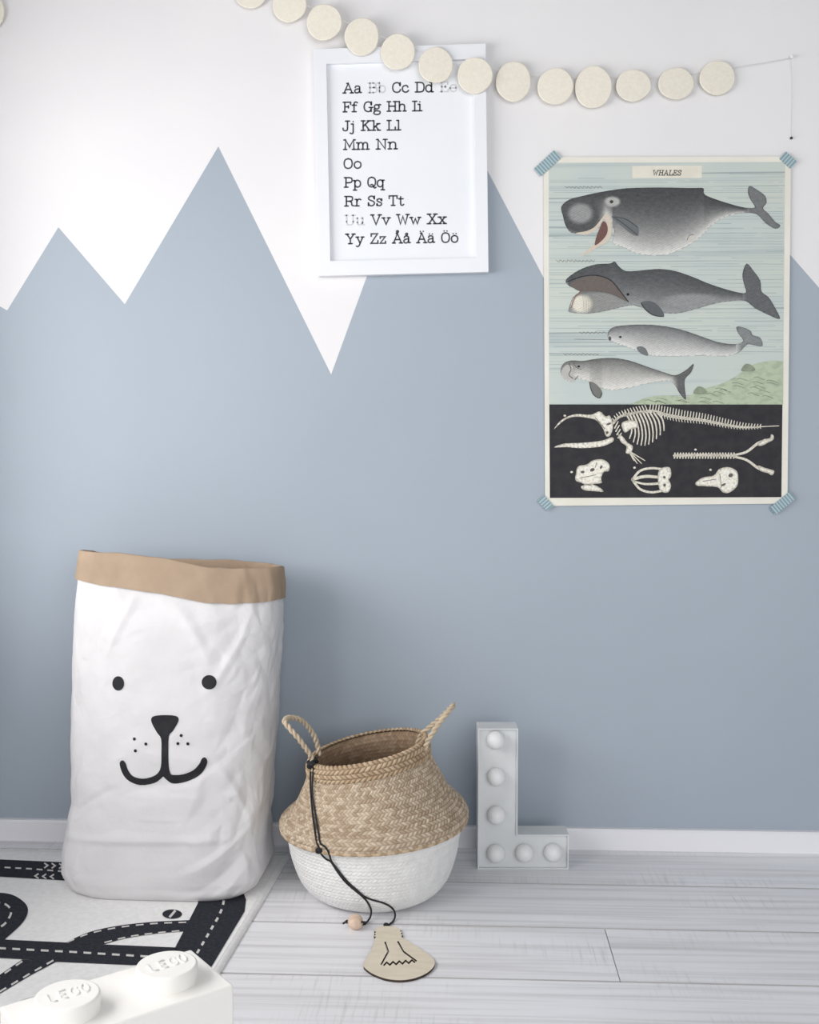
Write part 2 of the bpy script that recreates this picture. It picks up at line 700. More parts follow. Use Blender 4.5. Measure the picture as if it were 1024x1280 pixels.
def rugp(a, b, z):
    """a along back edge, b along right edge, metres"""
    return c_br + e2 * a + e1 * b + Vector((0, 0, z))


na, nb = 50, 54
V, Fc = [], []
for zz in (0, 1):
    for i in range(na + 1):
        for j in range(nb + 1):
            a, b = RA * i / na, 1.35 * j / nb
            ed = min(a, b, RA - a, 1.35 - b)
            wv = 0.0006 * noise.noise(Vector((a * 5, b * 5, 3)))
            V.append(rugp(a, b, (RZ + wv * min(1, ed / 0.05) - (0.0015 if ed < 1e-6 else 0)) if zz else 0.0002))
n1 = (na + 1) * (nb + 1)
for i in range(na):
    for j in range(nb):
        k = i * (nb + 1) + j
        Fc.append((n1 + k, n1 + k + 1, n1 + k + nb + 2, n1 + k + nb + 1))
        Fc.append((k, k + nb + 1, k + nb + 2, k + 1))
bd = [i * (nb + 1) for i in range(na + 1)] + [na * (nb + 1) + j for j in range(1, nb + 1)] + \
     [i * (nb + 1) + nb for i in range(na - 1, -1, -1)] + [j for j in range(nb - 1, 0, -1)]
for i in range(len(bd)):
    a, b = bd[i], bd[(i + 1) % len(bd)]
    Fc.append((a, b, n1 + b, n1 + a))
rug = fix_normals(add('rug_cloth', V, Fc, M_RUG, rug_t, smooth=True))
# sewn hem along the border
hem = []
for (a0, b0, a1, b1) in ((0.012, 0.012, 0.012, 1.338), (0.012, 0.012, RA - 0.012, 0.012)):
    hem.append(tube([rugp(a0 + (a1 - a0) * t / 40, b0 + (b1 - b0) * t / 40, RZ) for t in range(41)], 0.0005, 6))
V, Fc = join(hem)
add('hem_stitch', V, Fc, M_RUG, rug_t, smooth=True)


def R2(x, y):                       # study-crop coordinates -> photo pixel
    return (x * 0.37109, 1000 + y * 0.37109)


def rug_print(name, polys, m, off, strokes=()):
    parts = []
    for p in polys:
        parts.append(fill([R2(*k) for k in p], 6))
    for pts, w in strokes:
        parts.append(ribbon([R2(*k) for k in pts], w * 0.371, cap=False))
    v, f = join(parts)
    P = [on_floor(x, y, RZ + off) for x, y in v]
    edge = LX + 0.058                    # the print stops at the rug's left edge
    f = [q_ for q_ in f if any(P[i].x > edge for i in q_)]
    if not f:
        return None
    for p in P:
        p.x = max(p.x, edge)
    return add(name, P, f, m, rug_t)


B = 0.0009
back_road = [(-700, 170), (0, 200), (225, 210), (420, 222), (640, 235), (760, 262), (815, 300), (829, 335), (824, 375), (712, 562),
             (560, 810), (400, 810), (590, 497), (668, 345), (660, 315), (600, 298), (420, 284), (240, 272), (0, 258), (-700, 235)]
rug_print('road', [back_road], M_ROAD, B)
mid_road = [(-60, 462), (20, 470), (225, 480), (340, 486), (602, 497), (575, 550), (445, 556), (190, 545), (80, 536), (-60, 528)]
rug_print('road', [mid_road], M_ROAD, B)
ramp = [(225, 481)] + catmull([(225, 478), (300, 445), (400, 423), (520, 410), (650, 404)], 5) + [(640, 441)] + \
       catmull([(620, 442), (520, 450), (420, 466), (345, 487)], 5)
rug_print('road', [ramp], M_ROAD, B + 0.0002)
low = [(75, 537), (0, 588), (-160, 700), (-160, 775), (0, 652), (100, 592), (190, 544)]
rug_print('road', [low], M_ROAD, B + 0.0002)
loop = catmull([(-120, 330), (-40, 314), (20, 314), (60, 328), (90, 355), (92, 385), (70, 420), (15, 470)], 5) + [(-120, 470)]
rug_print('road', [loop], M_ROAD, B + 0.0001)
bl = catmull([(-200, 790), (-60, 730), (20, 697), (70, 676), (125, 660), (240, 640)], 5) + [(300, 690), (200, 780), (-100, 900), (-250, 900)]
rug_print('road', [bl], M_ROAD, B)


def dashes(path, w, on, off, start=0.0):
    P = np.array(path, float)
    s = np.concatenate([[0], np.cumsum(np.linalg.norm(np.diff(P, axis=0), axis=1))])
    out = []
    t = start
    while t + on < s[-1]:
        seg = []
        for k in range(5):
            u = t + on * k / 4
            seg.append((np.interp(u, s, P[:, 0]), np.interp(u, s, P[:, 1])))
        out.append((seg, w))
        t += on + off
    return out


mk = []
mk += dashes([(-150, 490), (0, 499), (250, 512), (480, 526), (580, 531)], 7, 26, 22)
mk += dashes([(754, 338), (750, 362), (735, 395), (672, 502), (560, 690)], 8, 15, 16)
mk += dashes(catmull([(226, 479), (300, 450), (400, 429), (520, 416), (650, 411)], 6), 4.5, 26, 22)
mk += dashes(catmull([(352, 480), (440, 459), (540, 446), (640, 438)], 6), 4.5, 26, 20)
mk += dashes([(75, 543), (0, 594), (-100, 665)], 6, 26, 20)
mk += dashes([(180, 540), (100, 585), (0, 645), (-100, 715)], 6, 26, 20)
mk += dashes(catmull([(-60, 345), (-10, 346), (20, 352), (36, 370), (33, 392), (5, 425), (-60, 440)], 6), 7, 22, 16)
mk += dashes([(-200, 212), (0, 226), (110, 232), (240, 243), (300, 247)], 5, 20, 16)
for i in range(3):
    x = 158 + 25 * i
    mk += [([(x - 9, 212 + i), (x + 3, 220 + i), (x - 9, 229 + i)], 5)]
    x = 118 + 26 * i
    mk += [([(x + 12, 248 + i), (x, 256 + i), (x + 12, 264 + i)], 5)]
mk += [([(228, 252), (216, 262), (230, 270)], 6)]
for one in mk:
    rug_print('lane_dash', [], M_MARK, B + 0.0005, [one])
mh = [(580 + 33 * math.cos(t), 384 + 15.5 * math.sin(t)) for t in np.linspace(0, 2 * PI, 28, endpoint=False)]
rug_print('manhole_mark', [mh], M_ROAD, B)
rug_print('manhole_slot', [], M_MARK, B + 0.0003, [([(571, 395), (591, 372)], 8)])

# ================================================================== PAPER BAG
BY = -0.190                                  # depth of the bag's middle at its foot


def bag_off(py):
    """distance from the wall of the bag's middle, leaning back a little"""
    return float(np.interp(py, [690, 1105], [0.140, 0.190]))


bag_base = Vector((on_wall(213, 1100, -BY).x, BY, RZ))
bag = thing('paper_bag', 'tall crumpled white paper bag with brown cuff and printed bear face', 'storage bag', bag_base)
Lpx = [(1110, 122), (1098, 114), (1085, 101), (1070, 93), (1050, 91), (1010, 97), (992, 101), (960, 98), (900, 96), (840, 96), (780, 97), (740, 99), (720, 100), (690, 103)]
Rpx = [(1105, 318), (1092, 330), (1078, 337), (1062, 335), (1040, 335), (1000, 338), (960, 341), (920, 345), (860, 348), (800, 352), (750, 353), (705, 352)]
zl, xl, zr, xr = [], [], [], []
for y, x in Lpx:
    p = on_wall(x, y, bag_off(y))
    zl.append(p.z), xl.append(p.x)
for y, x in Rpx:
    p = on_wall(x, y, bag_off(y))
    zr.append(p.z), xr.append(p.x)


def crumple_sheet(step, amp, power=1.0):
    """faceted sheet over (arc length, height): random heights on a random triangulation"""
    pts, hs = [], []
    nx_, nz_ = int(1.3 / step), int(0.9 / step)
    for i in range(nx_ + 1):
        for j in range(nz_ + 1):
            pts.append(Vector((-0.15 + i * step + (rng.random() - .5) * step * .95, -0.1 + j * step + (rng.random() - .5) * step * .95)))
    v, e, f, *_r = delaunay_2d_cdt(pts, [], [], 0, 1e-6)
    hs = [(rng.random() * 2 - 1) for _ in v]
    hs = [amp * math.copysign(abs(h) ** power, h) for h in hs]
    return BVHTree.FromPolygons([(p[0], p[1], h) for p, h in zip(v, hs)], f)


sheets = [crumple_sheet(0.085, 0.0050), crumple_sheet(0.040, 0.0042, 1.2), crumple_sheet(0.018, 0.0019, 1.2)]
# (arc position, height, angle, half length, half width, amount): folds where the paper slumps
folds = [(0.70, 0.108, 0.03, 0.17, 0.010, 0.004), (0.84, 0.055, 0.5, 0.09, 0.022, -0.012), (0.83, 0.088, 0.55, 0.09, 0.010, 0.005),
         (0.66, 0.175, 0.5, 0.07, 0.010, -0.003), (0.86, 0.19, -0.9, 0.1, 0.012, 0.004), (0.83, 0.44, 1.1, 0.09, 0.012, 0.004),
         (0.77, 0.49, -1.2, 0.07, 0.010, 0.004), (0.80, 0.24, 0.6, 0.1, 0.012, -0.003), (0.70, 0.50, 1.25, 0.08, 0.010, 0.003)]
PERIM = 0.95
NU, NV = 300, 230


def half_depth(z):
    return float(np.interp(z, [0, 0.03, 0.12, 0.3, 0.5, 0.64], [0.134, 0.138, 0.130, 0.115, 0.090, 0.064]))


def mid_y(z):
    return float(np.interp(z, [0.0, 0.62], [BY, -0.140]))


def ztop(th):
    """rim height by angle: th=0 right, -pi/2 front, pi left, pi/2 back"""
    c, s_ = math.cos(th), math.sin(th)
    c = math.copysign(abs(c) ** (2 / 2.9), c)
    s_ = math.copysign(abs(s_) ** (2 / 2.9), s_)
    px = 104 + (352 - 104) * (c + 1) / 2
    yf = float(np.interp(px, [104, 160, 216, 250, 276, 310, 330, 352], [689, 692.5, 698.5, 706, 711, 712.5, 712, 709]))
    yb = float(np.interp(px, [104, 130, 180, 216, 279, 330, 352], [689, 696, 701, 700.5, 701.5, 705, 709]))
    zf = on_wall(px, yf, 0.140 + 0.064).z
    zb = on_wall(px, yb, 0.140 - 0.064).z
    w_ = (s_ + 1) / 2
    return zf * (1 - w_) + zb * w_


def bag_point(th, z, extra=0.0, crumple=True):
    a, b = np.interp(z, zl, xl), np.interp(z, zr, xr)
    cx, hw = (a + b) / 2, (b - a) / 2 + extra
    hd = half_depth(z) + extra
    n = float(np.interp(z, [0, 0.1, 0.3], [4.4, 3.6, 2.9]))
    c, s = math.cos(th), math.sin(th)
    x = cx + hw * math.copysign(abs(c) ** (2 / n), c)
    yv = hd * math.copysign(abs(s) ** (2 / n), s)
    if crumple:
        u = (th % (2 * PI)) / (2 * PI)
        d = 0.0
        for k, sh in enumerate(sheets):
            hit = sh.ray_cast(Vector((u * PERIM, z, 1.0)), Vector((0, 0, -1)))[0]
            if hit is not None:
                side = 0.65 + 0.75 * max(0.0, c)              # creased more on the right-hand half
                d += hit.z * (side if k else 0.7)
        for (fu, fz, an, ln, wd_, am) in folds:
            du = ((u - fu + 0.5) % 1.0 - 0.5) * PERIM
            dz = z - fz
            if abs(du) > 0.22 or abs(dz) > 0.22:
                continue
            p = du * math.cos(an) + dz * math.sin(an)
            q_ = -du * math.sin(an) + dz * math.cos(an)
            if abs(p) < ln and abs(q_) < wd_:
                d += am * (1 - abs(q_) / wd_) * (1 - (p / ln) ** 2)
        d *= min(1.0, z / 0.02 + 0.25)
        yv += d * s * 1.0
        x += d * c * 0.5
    return Vector((x, mid_y(z) + yv, z + RZ))


def ang(i, n):
    # more vertices towards the front
    return 2 * PI * i / n


V, Fc = [], []
ths = [ang(i, NU) for i in range(NU)]
zt = [ztop(t) - RZ for t in ths]
for j in range(NV + 1):
    v = j / NV
    for i, th in enumerate(ths):
        p = bag_point(th, v * zt[i])
        if j < 5:                              # rounded foot
            k = (1 - j / 5) ** 2
            c0 = Vector((bag_base.x, mid_y(p.z), p.z))
            p = c0 + (p - c0) * (1 - 0.05 * k)
        V.append(p)
for j in range(NV):
    for i in range(NU):
        a, b = j * NU + i, j * NU + (i + 1) % NU
        Fc.append((a, b, b + NU, a + NU))
Fc.append(tuple(range(NU - 1, -1, -1)))
outer_V, outer_F = V, Fc[:-1]
body = add('paper_body', V, Fc, M_PAPER, bag, smooth=True)
# kraft cuff: folded down outside, lining inside
V, Fc = [], []
rows = []
for k in range(9):                              # outside, from the bottom edge upwards
    rows.append(('o', 1 - k / 8))
for k in range(1, 5):
    rows.append(('r', k / 4))
for k in range(1, 14):
    rows.append(('i', k / 13))
cl = [(-1, 0.054), (-0.9, 0.052), (-0.45, 0.060), (0, 0.063), (0.5, 0.062), (0.85, 0.060), (1, 0.060)]
for typ, k in rows:
    for i, th in enumerate(ths):
        wid = float(np.interp(math.cos(th), [c[0] for c in cl], [c[1] for c in cl]))
        wob = 0.0016 * noise.noise(Vector((math.cos(th) * 6, math.sin(th) * 6, 1.3)))
        zz = zt[i]
        if typ == 'o':
            p = bag_point(th, zz - wid * k + wob, 0.0032 + 0.0015 * k)
        elif typ == 'r':
            p = bag_point(th, zz + 0.0025 * math.sin(PI * k) + wob, 0.0032 * math.cos(PI * k))
        else:
            p = bag_point(th, zz - 0.34 * k + wob * (1 - k), -0.0045)
        V.append(p)
for j in range(len(rows) - 1):
    for i in range(NU):
        a, b = j * NU + i, j * NU + (i + 1) % NU
        Fc.append((a, b, b + NU, a + NU))
cuff = add('kraft_cuff', V, Fc, M_KRAFT, bag, smooth=True)
cuff['label'] = 'brown kraft paper cuff'

bag_bvh = BVHTree.FromPolygons([tuple(v) for v in outer_V], outer_F)


def bag_decal(name, polys, step=2.5):
    parts = [fill(p, step) for p in polys]
    v, f = join(parts)
    out = []
    for x, y in v:
        d = ray(x, y).normalized()
        hit, nrm, idx, dist = bag_bvh.ray_cast(_O, d)
        if nrm.dot(d) > 0:
            nrm = -nrm
        out.append(hit + nrm * 0.0009)
    return add(name, out, f, M_FACE, bag)


def ell(cx, cy, rx, ry, n=24, rot=0.0):
    return [(cx + rx * math.cos(t) * math.cos(rot) - ry * math.sin(t) * math.sin(rot),
             cy + rx * math.cos(t) * math.sin(rot) + ry * math.sin(t) * math.cos(rot)) for t in np.linspace(0, 2 * PI, n, endpoint=False)]


bag_decal('printed_eye', [ell(148, 854.3, 7.4, 9)])
bag_decal('printed_eye', [ell(261.5, 852.8, 9.3, 9)])


def B6(x, y):
    return (60 + x * 0.3125, 880 + y * 0.3125)


nose = [(413, 62), (425, 48), (468, 44), (510, 47), (523, 58), (518, 78), (500, 108), (484, 130), (482, 200), (484, 250), (490, 275), (500, 283),
        (540, 281), (580, 265), (605, 240), (615, 220), (627, 213), (637, 224), (634, 245), (612, 280), (570, 305), (520, 318), (492, 315),
        (470, 298), (461, 290), (452, 298), (425, 316), (370, 324), (325, 308), (300, 280), (288, 245), (290, 230), (300, 225), (311, 236), (320, 262), (340, 288),
        (375, 298), (410, 293), (438, 278), (452, 250), (454, 200), (453, 140), (437, 115), (420, 85)]
bag_decal('printed_nose_and_mouth', [[B6(*p) for p in catmull(nose, 3, True)]], 3)
for (x, y) in ((346, 140), (392, 160), (350, 187), (533, 126), (520, 158), (560, 159)):
    bag_decal('printed_whisker_dot', [[B6(*p) for p in ell(x, y, 6.3, 6.3, 12)]], None)

# ================================================================== BASKET
bc = on_floor(468, 1112)
SC = (bc - _O).length
bk_t = thing('belly_basket', 'two-tone seagrass belly basket, natural neck above a white bowl', 'basket', bc)
prof_px = [  # (radius, height) in metres, lower bowl
    (0.078, 0.000), (0.098, 0.002), (0.114, 0.008), (0.127, 0.018), (0.139, 0.034), (0.148, 0.056), (0.155, 0.080), (0.159, 0.104), (0.163, 0.122), (0.168, 0.130)]
prof_up = [(0.168, 0.130), (0.174, 0.136), (0.1755, 0.142), (0.173, 0.150), (0.164, 0.160), (0.150, 0.172), (0.139, 0.187), (0.129, 0.207), (0.1185, 0.228), (0.1135, 0.243)]
prof_rim = [(0.1135, 0.243), (0.1140, 0.250), (0.1140, 0.258), (0.1125, 0.268), (0.1085, 0.273), (0.103, 0.271)]
prof_in = [(0.103, 0.271), (0.104, 0.250), (0.111, 0.228), (0.123, 0.205), (0.136, 0.182), (0.150, 0.165), (0.160, 0.148), (0.158, 0.130),
           (0.150, 0.100), (0.140, 0.060), (0.118, 0.026), (0.08, 0.010), (0.0, 0.008)]


def tilt(x, y, z):
    s = float(np.interp(z, [0, 0.06, 0.14, 0.20, 0.27], [0.0, 0.0, 0.05, 0.13, 0.20]))
    lean = float(np.interp(z, [0.14, 0.27], [0, -0.012]))
    return Vector((bc.x + x + lean, bc.y + y, z + x * s + 0.0))


def resample(prof, step):
    P = np.array(catmull(prof, 8))
    s = np.concatenate([[0], np.cumsum(np.linalg.norm(np.diff(P, axis=0), axis=1))])
    n = max(2, int(s[-1] / step))
    t = np.linspace(0, s[-1], n + 1)
    return np.stack([np.interp(t, s, P[:, 0]), np.interp(t, s, P[:, 1])], 1), t


def weave(name, prof, m, rowh, cells, amp, sub=4, palette=None, parent=None, twill=0.5, slant=0.85, dark=0.70):
    P, t = resample(prof, rowh / sub)
    nu = cells * sub
    V, Fc, cols = [], [], []
    rowcol = {}
    for j in range(len(P)):
        dr = P[min(j + 1, len(P) - 1)] - P[max(j - 1, 0)]
        l = np.linalg.norm(dr)
        nr, nz_ = dr[1] / l, -dr[0] / l
        row = t[j] / rowh
        ri = int(math.floor(row))
        rp = abs(math.sin(PI * row))
        for i in range(nu):
            u = i / sub + twill * ri + (slant if ri % 2 else -slant) * (row - ri - 0.5)
            cp = abs(math.sin(PI * u))
            d = amp * (0.85 * (cp ** 0.6) * (rp ** 0.35) + 0.15 * rp ** 0.5)
            th = 2 * PI * i / nu
            r = P[j][0] + nr * d
            V.append(tilt(r * math.cos(th), r * math.sin(th), P[j][1] + nz_ * d))
            if palette:
                key = (ri, int(math.floor(u)) % cells)
                if key not in rowcol:
                    k = rng.random()
                    a, b = palette[0], palette[1]
                    c = [a[q] + (b[q] - a[q]) * k for q in range(3)]
                    rowcol[key] = lin(c)
                c = rowcol[key]
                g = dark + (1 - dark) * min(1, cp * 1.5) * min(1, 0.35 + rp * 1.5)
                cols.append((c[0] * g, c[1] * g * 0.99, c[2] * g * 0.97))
    for j in range(len(P) - 1):
        for i in range(nu):
            a, b = j * nu + i, j * nu + (i + 1) % nu
            Fc.append((a, b, b + nu, a + nu))
    return add(name, V, Fc, m, parent, smooth=True, cols=cols if palette else None)


PAL = ((216, 200, 180), (172, 151, 128))
low_b = weave('white_bowl', [(0.0, 0.001)] + prof_px, M_BWHITE, 0.0070, 112, 0.0026, 5, None, bk_t)
low_b['label'] = 'white painted woven bowl'
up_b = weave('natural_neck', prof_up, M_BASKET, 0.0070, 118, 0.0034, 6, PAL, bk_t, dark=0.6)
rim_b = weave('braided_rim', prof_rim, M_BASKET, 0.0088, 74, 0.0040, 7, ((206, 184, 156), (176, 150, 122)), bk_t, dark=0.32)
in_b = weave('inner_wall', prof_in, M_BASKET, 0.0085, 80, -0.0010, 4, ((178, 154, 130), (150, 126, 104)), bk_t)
for o_ in (low_b, up_b, rim_b, in_b):
    fix = o_.data
# braided seam at the fold between neck and bowl
V, Fc = tube([tilt(0.1735 * math.cos(t), 0.1735 * math.sin(t), 0.1345 + 0.0008 * math.sin(t * 70)) for t in np.linspace(0, 2 * PI, 260, endpoint=False)], 0.0042, 8, True)
add('fold_seam', V, Fc, M_BASKET, bk_t, smooth=True,
    cols=[lin(tuple(np.array((204, 182, 154)) - 34 * ((i // 24) % 2))) for i in range(len(V))])


def rope(name, path, r, parent, pitch=0.012):
    P = [Vector(p) for p in path]
    parts = []
    cols = []
    ln = [0]
    for a, b in zip(P[:-1], P[1:]):
        ln.append(ln[-1] + (b - a).length)
    for s in range(2):
        Q = []
        for i, p in enumerate(P):
            t = (P[min(i + 1, len(P) - 1)] - P[max(i - 1, 0)]).normalized()
            n1_ = Vector((0, -1, 0.3)).cross(t)
            n1_ = n1_.normalized() if n1_.length > 1e-4 else t.orthogonal().normalized()
            n2_ = t.cross(n1_)
            a = 2 * PI * ln[i] / pitch / 2 + PI * s
            Q.append(p + (n1_ * math.cos(a) + n2_ * math.sin(a)) * r * 0.6)
        v, f = tube(Q, r * 0.72, 7)
        parts.append((v, f))
        for i in range(len(v)):
            k = 0.5 + 0.5 * noise.noise(Vector((i * 0.02, s * 5.0, 0)))
            cols.append(lin(tuple(np.array((214, 196, 170)) * (0.82 + 0.2 * k))))
    v, f = join(parts)
    return add(name, v, f, M_BASKET, parent, smooth=True, cols=cols)


def basket_px(px, py, dy):
    """point on the upright plane dy in front of the basket's axis plane"""
    d = ray(px, py)
    t = (bc.y + dy - _O.y) / d.y
    return _O + d * t


hl = [basket_px(*p) for p in ((391, 952, -0.045), (388, 944, -0.05), (374, 924, -0.058), (360, 908, -0.055), (356, 901, -0.045), (362, 897, -0.025),
                              (376, 900, 0.0), (388, 912, 0.02), (396, 928, 0.03), (399, 945, 0.03))]
rope('handle', [Vector(p) for p in catmull([tuple(p) for p in hl], 9)], 0.0042, bk_t)
hr = [basket_px(*p) for p in ((531, 938, -0.035), (534, 928, -0.045), (545, 910, -0.045), (558, 893, -0.032), (567, 882, -0.012), (562, 886, 0.012), (548, 900, 0.028),
                              (536, 910, 0.034), (526, 920, 0.035), (521, 934, 0.034))]
rope('handle', [Vector(p) for p in catmull([tuple(p) for p in hr], 9)], 0.0042, bk_t)

# ================================================================== TAG ON A CORD, TIED TO THE BASKET HANDLE
dg = bpy.context.evaluated_depsgraph_get()
allv, allf = [], []
for o_ in (low_b, up_b, rim_b):
    w = wloc(o_)
    k = len(allv)
    allv += [tuple(v.co + w) for v in o_.data.vertices]
    allf += [tuple(i + k for i in p.vertices) for p in o_.data.polygons]
bk_bvh = BVHTree.FromPolygons(allv, allf)


def drape(px, py, r):
    d = ray(px, py).normalized()
    hit, nrm, idx, dist = bk_bvh.ray_cast(_O, d)
    fl = on_floor(px, py, r)
    if hit is None or (fl - _O).length < dist:
        return fl
    if nrm.dot(d) > 0:
        nrm = -nrm
    return hit + nrm * r


tag_o = on_floor(497, 1195, 0)
tag = thing('light_bulb_tag', 'plywood light-bulb tag on black cord beside the basket', 'tag', tag_o)


def T8(x, y):
    return (370 + x * 0.22461, 1020 + y * 0.22461)


CR = 0.0017


def cord(name, pts, conv=T8, r=CR, taut=60):
    """cord laid over basket and floor; it spans hollows like a taut string"""
    pix = [conv(*p) for p in catmull(pts, 7)]
    dirs, lim = [], []
    for px, py in pix:
        d = ray(px, py).normalized()
        q = drape(px, py, r * 1.1)
        dirs.append(d)
        lim.append((q - _O).dot(d))
    lim = np.array(lim)
    t = lim.copy()
    for _ in range(taut):
        t[1:-1] = np.minimum(lim[1:-1], (t[:-2] + t[2:]) / 2)
    A = np.array([tuple(_O + d * k) for d, k in zip(dirs, t)])
    for _ in range(2):
        A[1:-1] = (A[:-2] + 2 * A[1:-1] + A[2:]) / 4
    v, f = tube([Vector(a) for a in A], r, 7)
    return add(name, v, f, M_CORD, tag, smooth=True)


def B7(x, y):
    return (330 + x * 0.26367, 870 + y * 0.26367)


def T8b(x, y):                      # crop-8 numbers in crop-7 coordinates
    a, b = T8(x, y)
    return ((a - 330) / 0.26367, (b - 870) / 0.26367)


tail_a = [T8b(*p) for p in ((395, 475), (418, 520), (415, 560), (395, 590), (372, 604))]
tail_b = [T8b(*p) for p in ((420, 465), (490, 485), (535, 512), (552, 545), (545, 580), (525, 600), (505, 612))]
cord('cord', [(222, 340), (220, 400), (223, 470), (231, 560), (240, 630), (252, 700), (264, 722), (272, 750), (296, 774), (318, 786),
              (345, 828), (385, 880), (430, 920), (462, 946)] + tail_a, B7)
cord('cord', [(236, 340), (230, 400), (231, 470), (244, 560), (255, 630), (266, 695), (276, 706), (292, 718), (308, 745), (320, 782),
              (352, 826), (394, 878), (438, 918), (472, 948)] + tail_b, B7)
# knots
for (x, y, rr, conv, sy) in ((232, 330, 0.0062, B7, 1.3), (246, 318, 0.0056, B7, 1.0), (222, 340, 0.005, B7, 1.0), (264, 722, 0.0052, B7, 1.2), (504, 606, 0.0040, T8, 1.0),
                             (378, 598, 0.0030, T8, 1.0)):
    p = drape(*conv(x, y), rr * 0.7)
    v, f = join([sphere_vf(p, rr, 12, 8, 1, 0.8, 0.75),
                 tube([p + Vector((rr * 1.02 * math.cos(a), -rr * 0.25 * math.sin(2 * a) - rr * 0.3, rr * 0.85 * math.sin(a))) for a in np.linspace(0, 2 * PI, 16, endpoint=False)], CR * 0.8, 6, True)])
    add('knot', v, f, M_CORD, tag, smooth=True)
# loop of cord round the handle foot
lp = basket_px(390, 951, -0.048)
v, f = tube([lp + Vector((0.009 * math.cos(a), 0.009 * math.sin(a), 0.004 * math.cos(a) + 0.001)) for a in np.linspace(0, 2 * PI, 22, endpoint=False)], CR, 7, True)
add('handle_loop', v, f, M_CORD, tag, smooth=True)
# bead with a hole, lying on the floor
br = 0.0135
bp_ = on_floor(444.5, 1161, 0) + Vector((0, 0, br * 0.93))
V, Fc = [], []
ax = Vector((0.93, -0.3, 0.12)).normalized()
s1 = ax.orthogonal().normalized()
s2 = ax.cross(s1)
pr = [(0.0042, -0.0126)] + [(br * math.sin(a), -br * math.cos(a)) for a in np.linspace(0.36, PI - 0.36, 14)] + [(0.0042, 0.0126)]
pr.append((0.0030, 0.010)), pr.append((0.0030, -0.010))
for r_, h_ in pr:
    for k in range(24):
        a = 2 * PI * k / 24
        V.append(bp_ + ax * h_ + (s1 * math.cos(a) + s2 * math.sin(a)) * r_)
for j in range(len(pr)):
    for k in range(24):
        a, b = j * 24 + k, j * 24 + (k + 1) % 24
        c, d_ = ((j + 1) % len(pr)) * 24 + (k + 1) % 24, ((j + 1) % len(pr)) * 24 + k
        Fc.append((a, b, c, d_))
bead = add('wooden_bead', V, Fc, M_BEAD, tag, smooth=True)
bead['label'] = 'round pale wooden bead'
v, f = tube([bp_ - ax * 0.024 + Vector((0, 0, -0.004)), bp_ - ax * 0.018, bp_ - ax * 0.012, bp_ + ax * 0.012, bp_ + ax * 0.019], CR, 7)
add('cord', v, f, M_CORD, tag, smooth=True)
v, f = sphere_vf(bp_ - ax * 0.0165, 0.003, 10, 8)
add('knot', v, f, M_CORD, tag, smooth=True)
# the bulb shape
TT = 0.0042
outline = [(448, 622), (470, 614), (500, 611), (540, 614), (578, 624)]
outline = catmull([(443, 633), (456, 618), (500, 612), (548, 615), (580, 628)], 4) + \
    [(586, 636), (578, 640), (592, 648), (582, 654), (596, 662), (586, 668)] + \
    catmull([(592, 676), (640, 705), (700, 742), (748, 778), (772, 808), (764, 842), (725, 876), (660, 903), (580, 914), (500, 905), (430, 879), (388, 850),
             (376, 828), (392, 790), (415, 755), (432, 715), (440, 682)], 5) + \
    [(446, 672), (434, 668), (446, 660), (436, 654), (447, 646), (436, 640)]
cutouts = [[(488, 700), (505, 700), (523, 752), (518, 765), (482, 830), (466, 828), (503, 757)],
           [(560, 697), (575, 695), (607, 752), (680, 806), (664, 812), (590, 758)]]
zz_up, zz_dn = [], []
for i in range(11):
    x = 488 + 17.5 * i
    y = (822 - 1.6 * i) + (13 if i % 2 == 0 else -5)
    zz_up.append((x, y - 7))
    zz_dn.append((x, y + 7))
cutouts.append(zz_up + zz_dn[::-1])
def slot(pts, w_):
    vv, _f = ribbon(pts, w_, cap=False)
    return vv[0::2] + vv[1::2][::-1]


cutouts = [slot([(496, 700), (514, 755), (474, 828)], 9), slot([(567, 697), (598, 754), (672, 808)], 9),
           slot([(488 + 17.5 * i, (822 - 1.6 * i) + (10 if i % 2 == 0 else -6)) for i in range(11)], 9)]
holes = [[T8(*p) for p in h] for h in cutouts]
po = [T8(*p) for p in outline]
v, f = fill(po, None, holes)
top = [on_floor(x, y, TT) for x, y in v]
n = len(top)
V = top + [Vector((p.x, p.y, 0.0004)) for p in top]
Fc = [tuple(q) for q in f] + [tuple(i + n for i in q[::-1]) for q in f]
face_n = len(Fc)
cnt = {}
for q_ in f:
    for i in range(len(q_)):
        e = (q_[i], q_[(i + 1) % len(q_)])
        cnt[e] = 1
for (a, b) in list(cnt):
    if (b, a) not in cnt:
        Fc.append((a, b, b + n, a + n))
o = add('plywood_bulb', V, Fc, [M_TAG, M_TAGD], tag)
for p in o.data.polygons:
    if p.index >= face_n:
        p.material_index = 1
fix_normals(o)

# ================================================================== LETTER L LAMP
la, lb = on_floor(597, 1087), on_floor(711, 1087)
lx = (lb - la).normalized()
ly = Vector((-lx.y, lx.x, 0))
lw = (lb - la).length
LH = on_wall(620, 911, -la.y).z
SW = 0.079
FH = on_wall(690, 1045, -la.y).z
LD = 0.052
lt = thing('letter_lamp', 'pale grey box letter L lamp with six white globe bulbs', 'lamp', la + lx * lw / 2)


def LP(x, y, z):
    return la + lx * x + ly * y + Vector((0, 0, z))


def l_shape(i):
    return [(i, i), (lw - i, i), (lw - i, FH - i), (SW - i, FH - i), (SW - i, LH - i), (i, LH - i)]


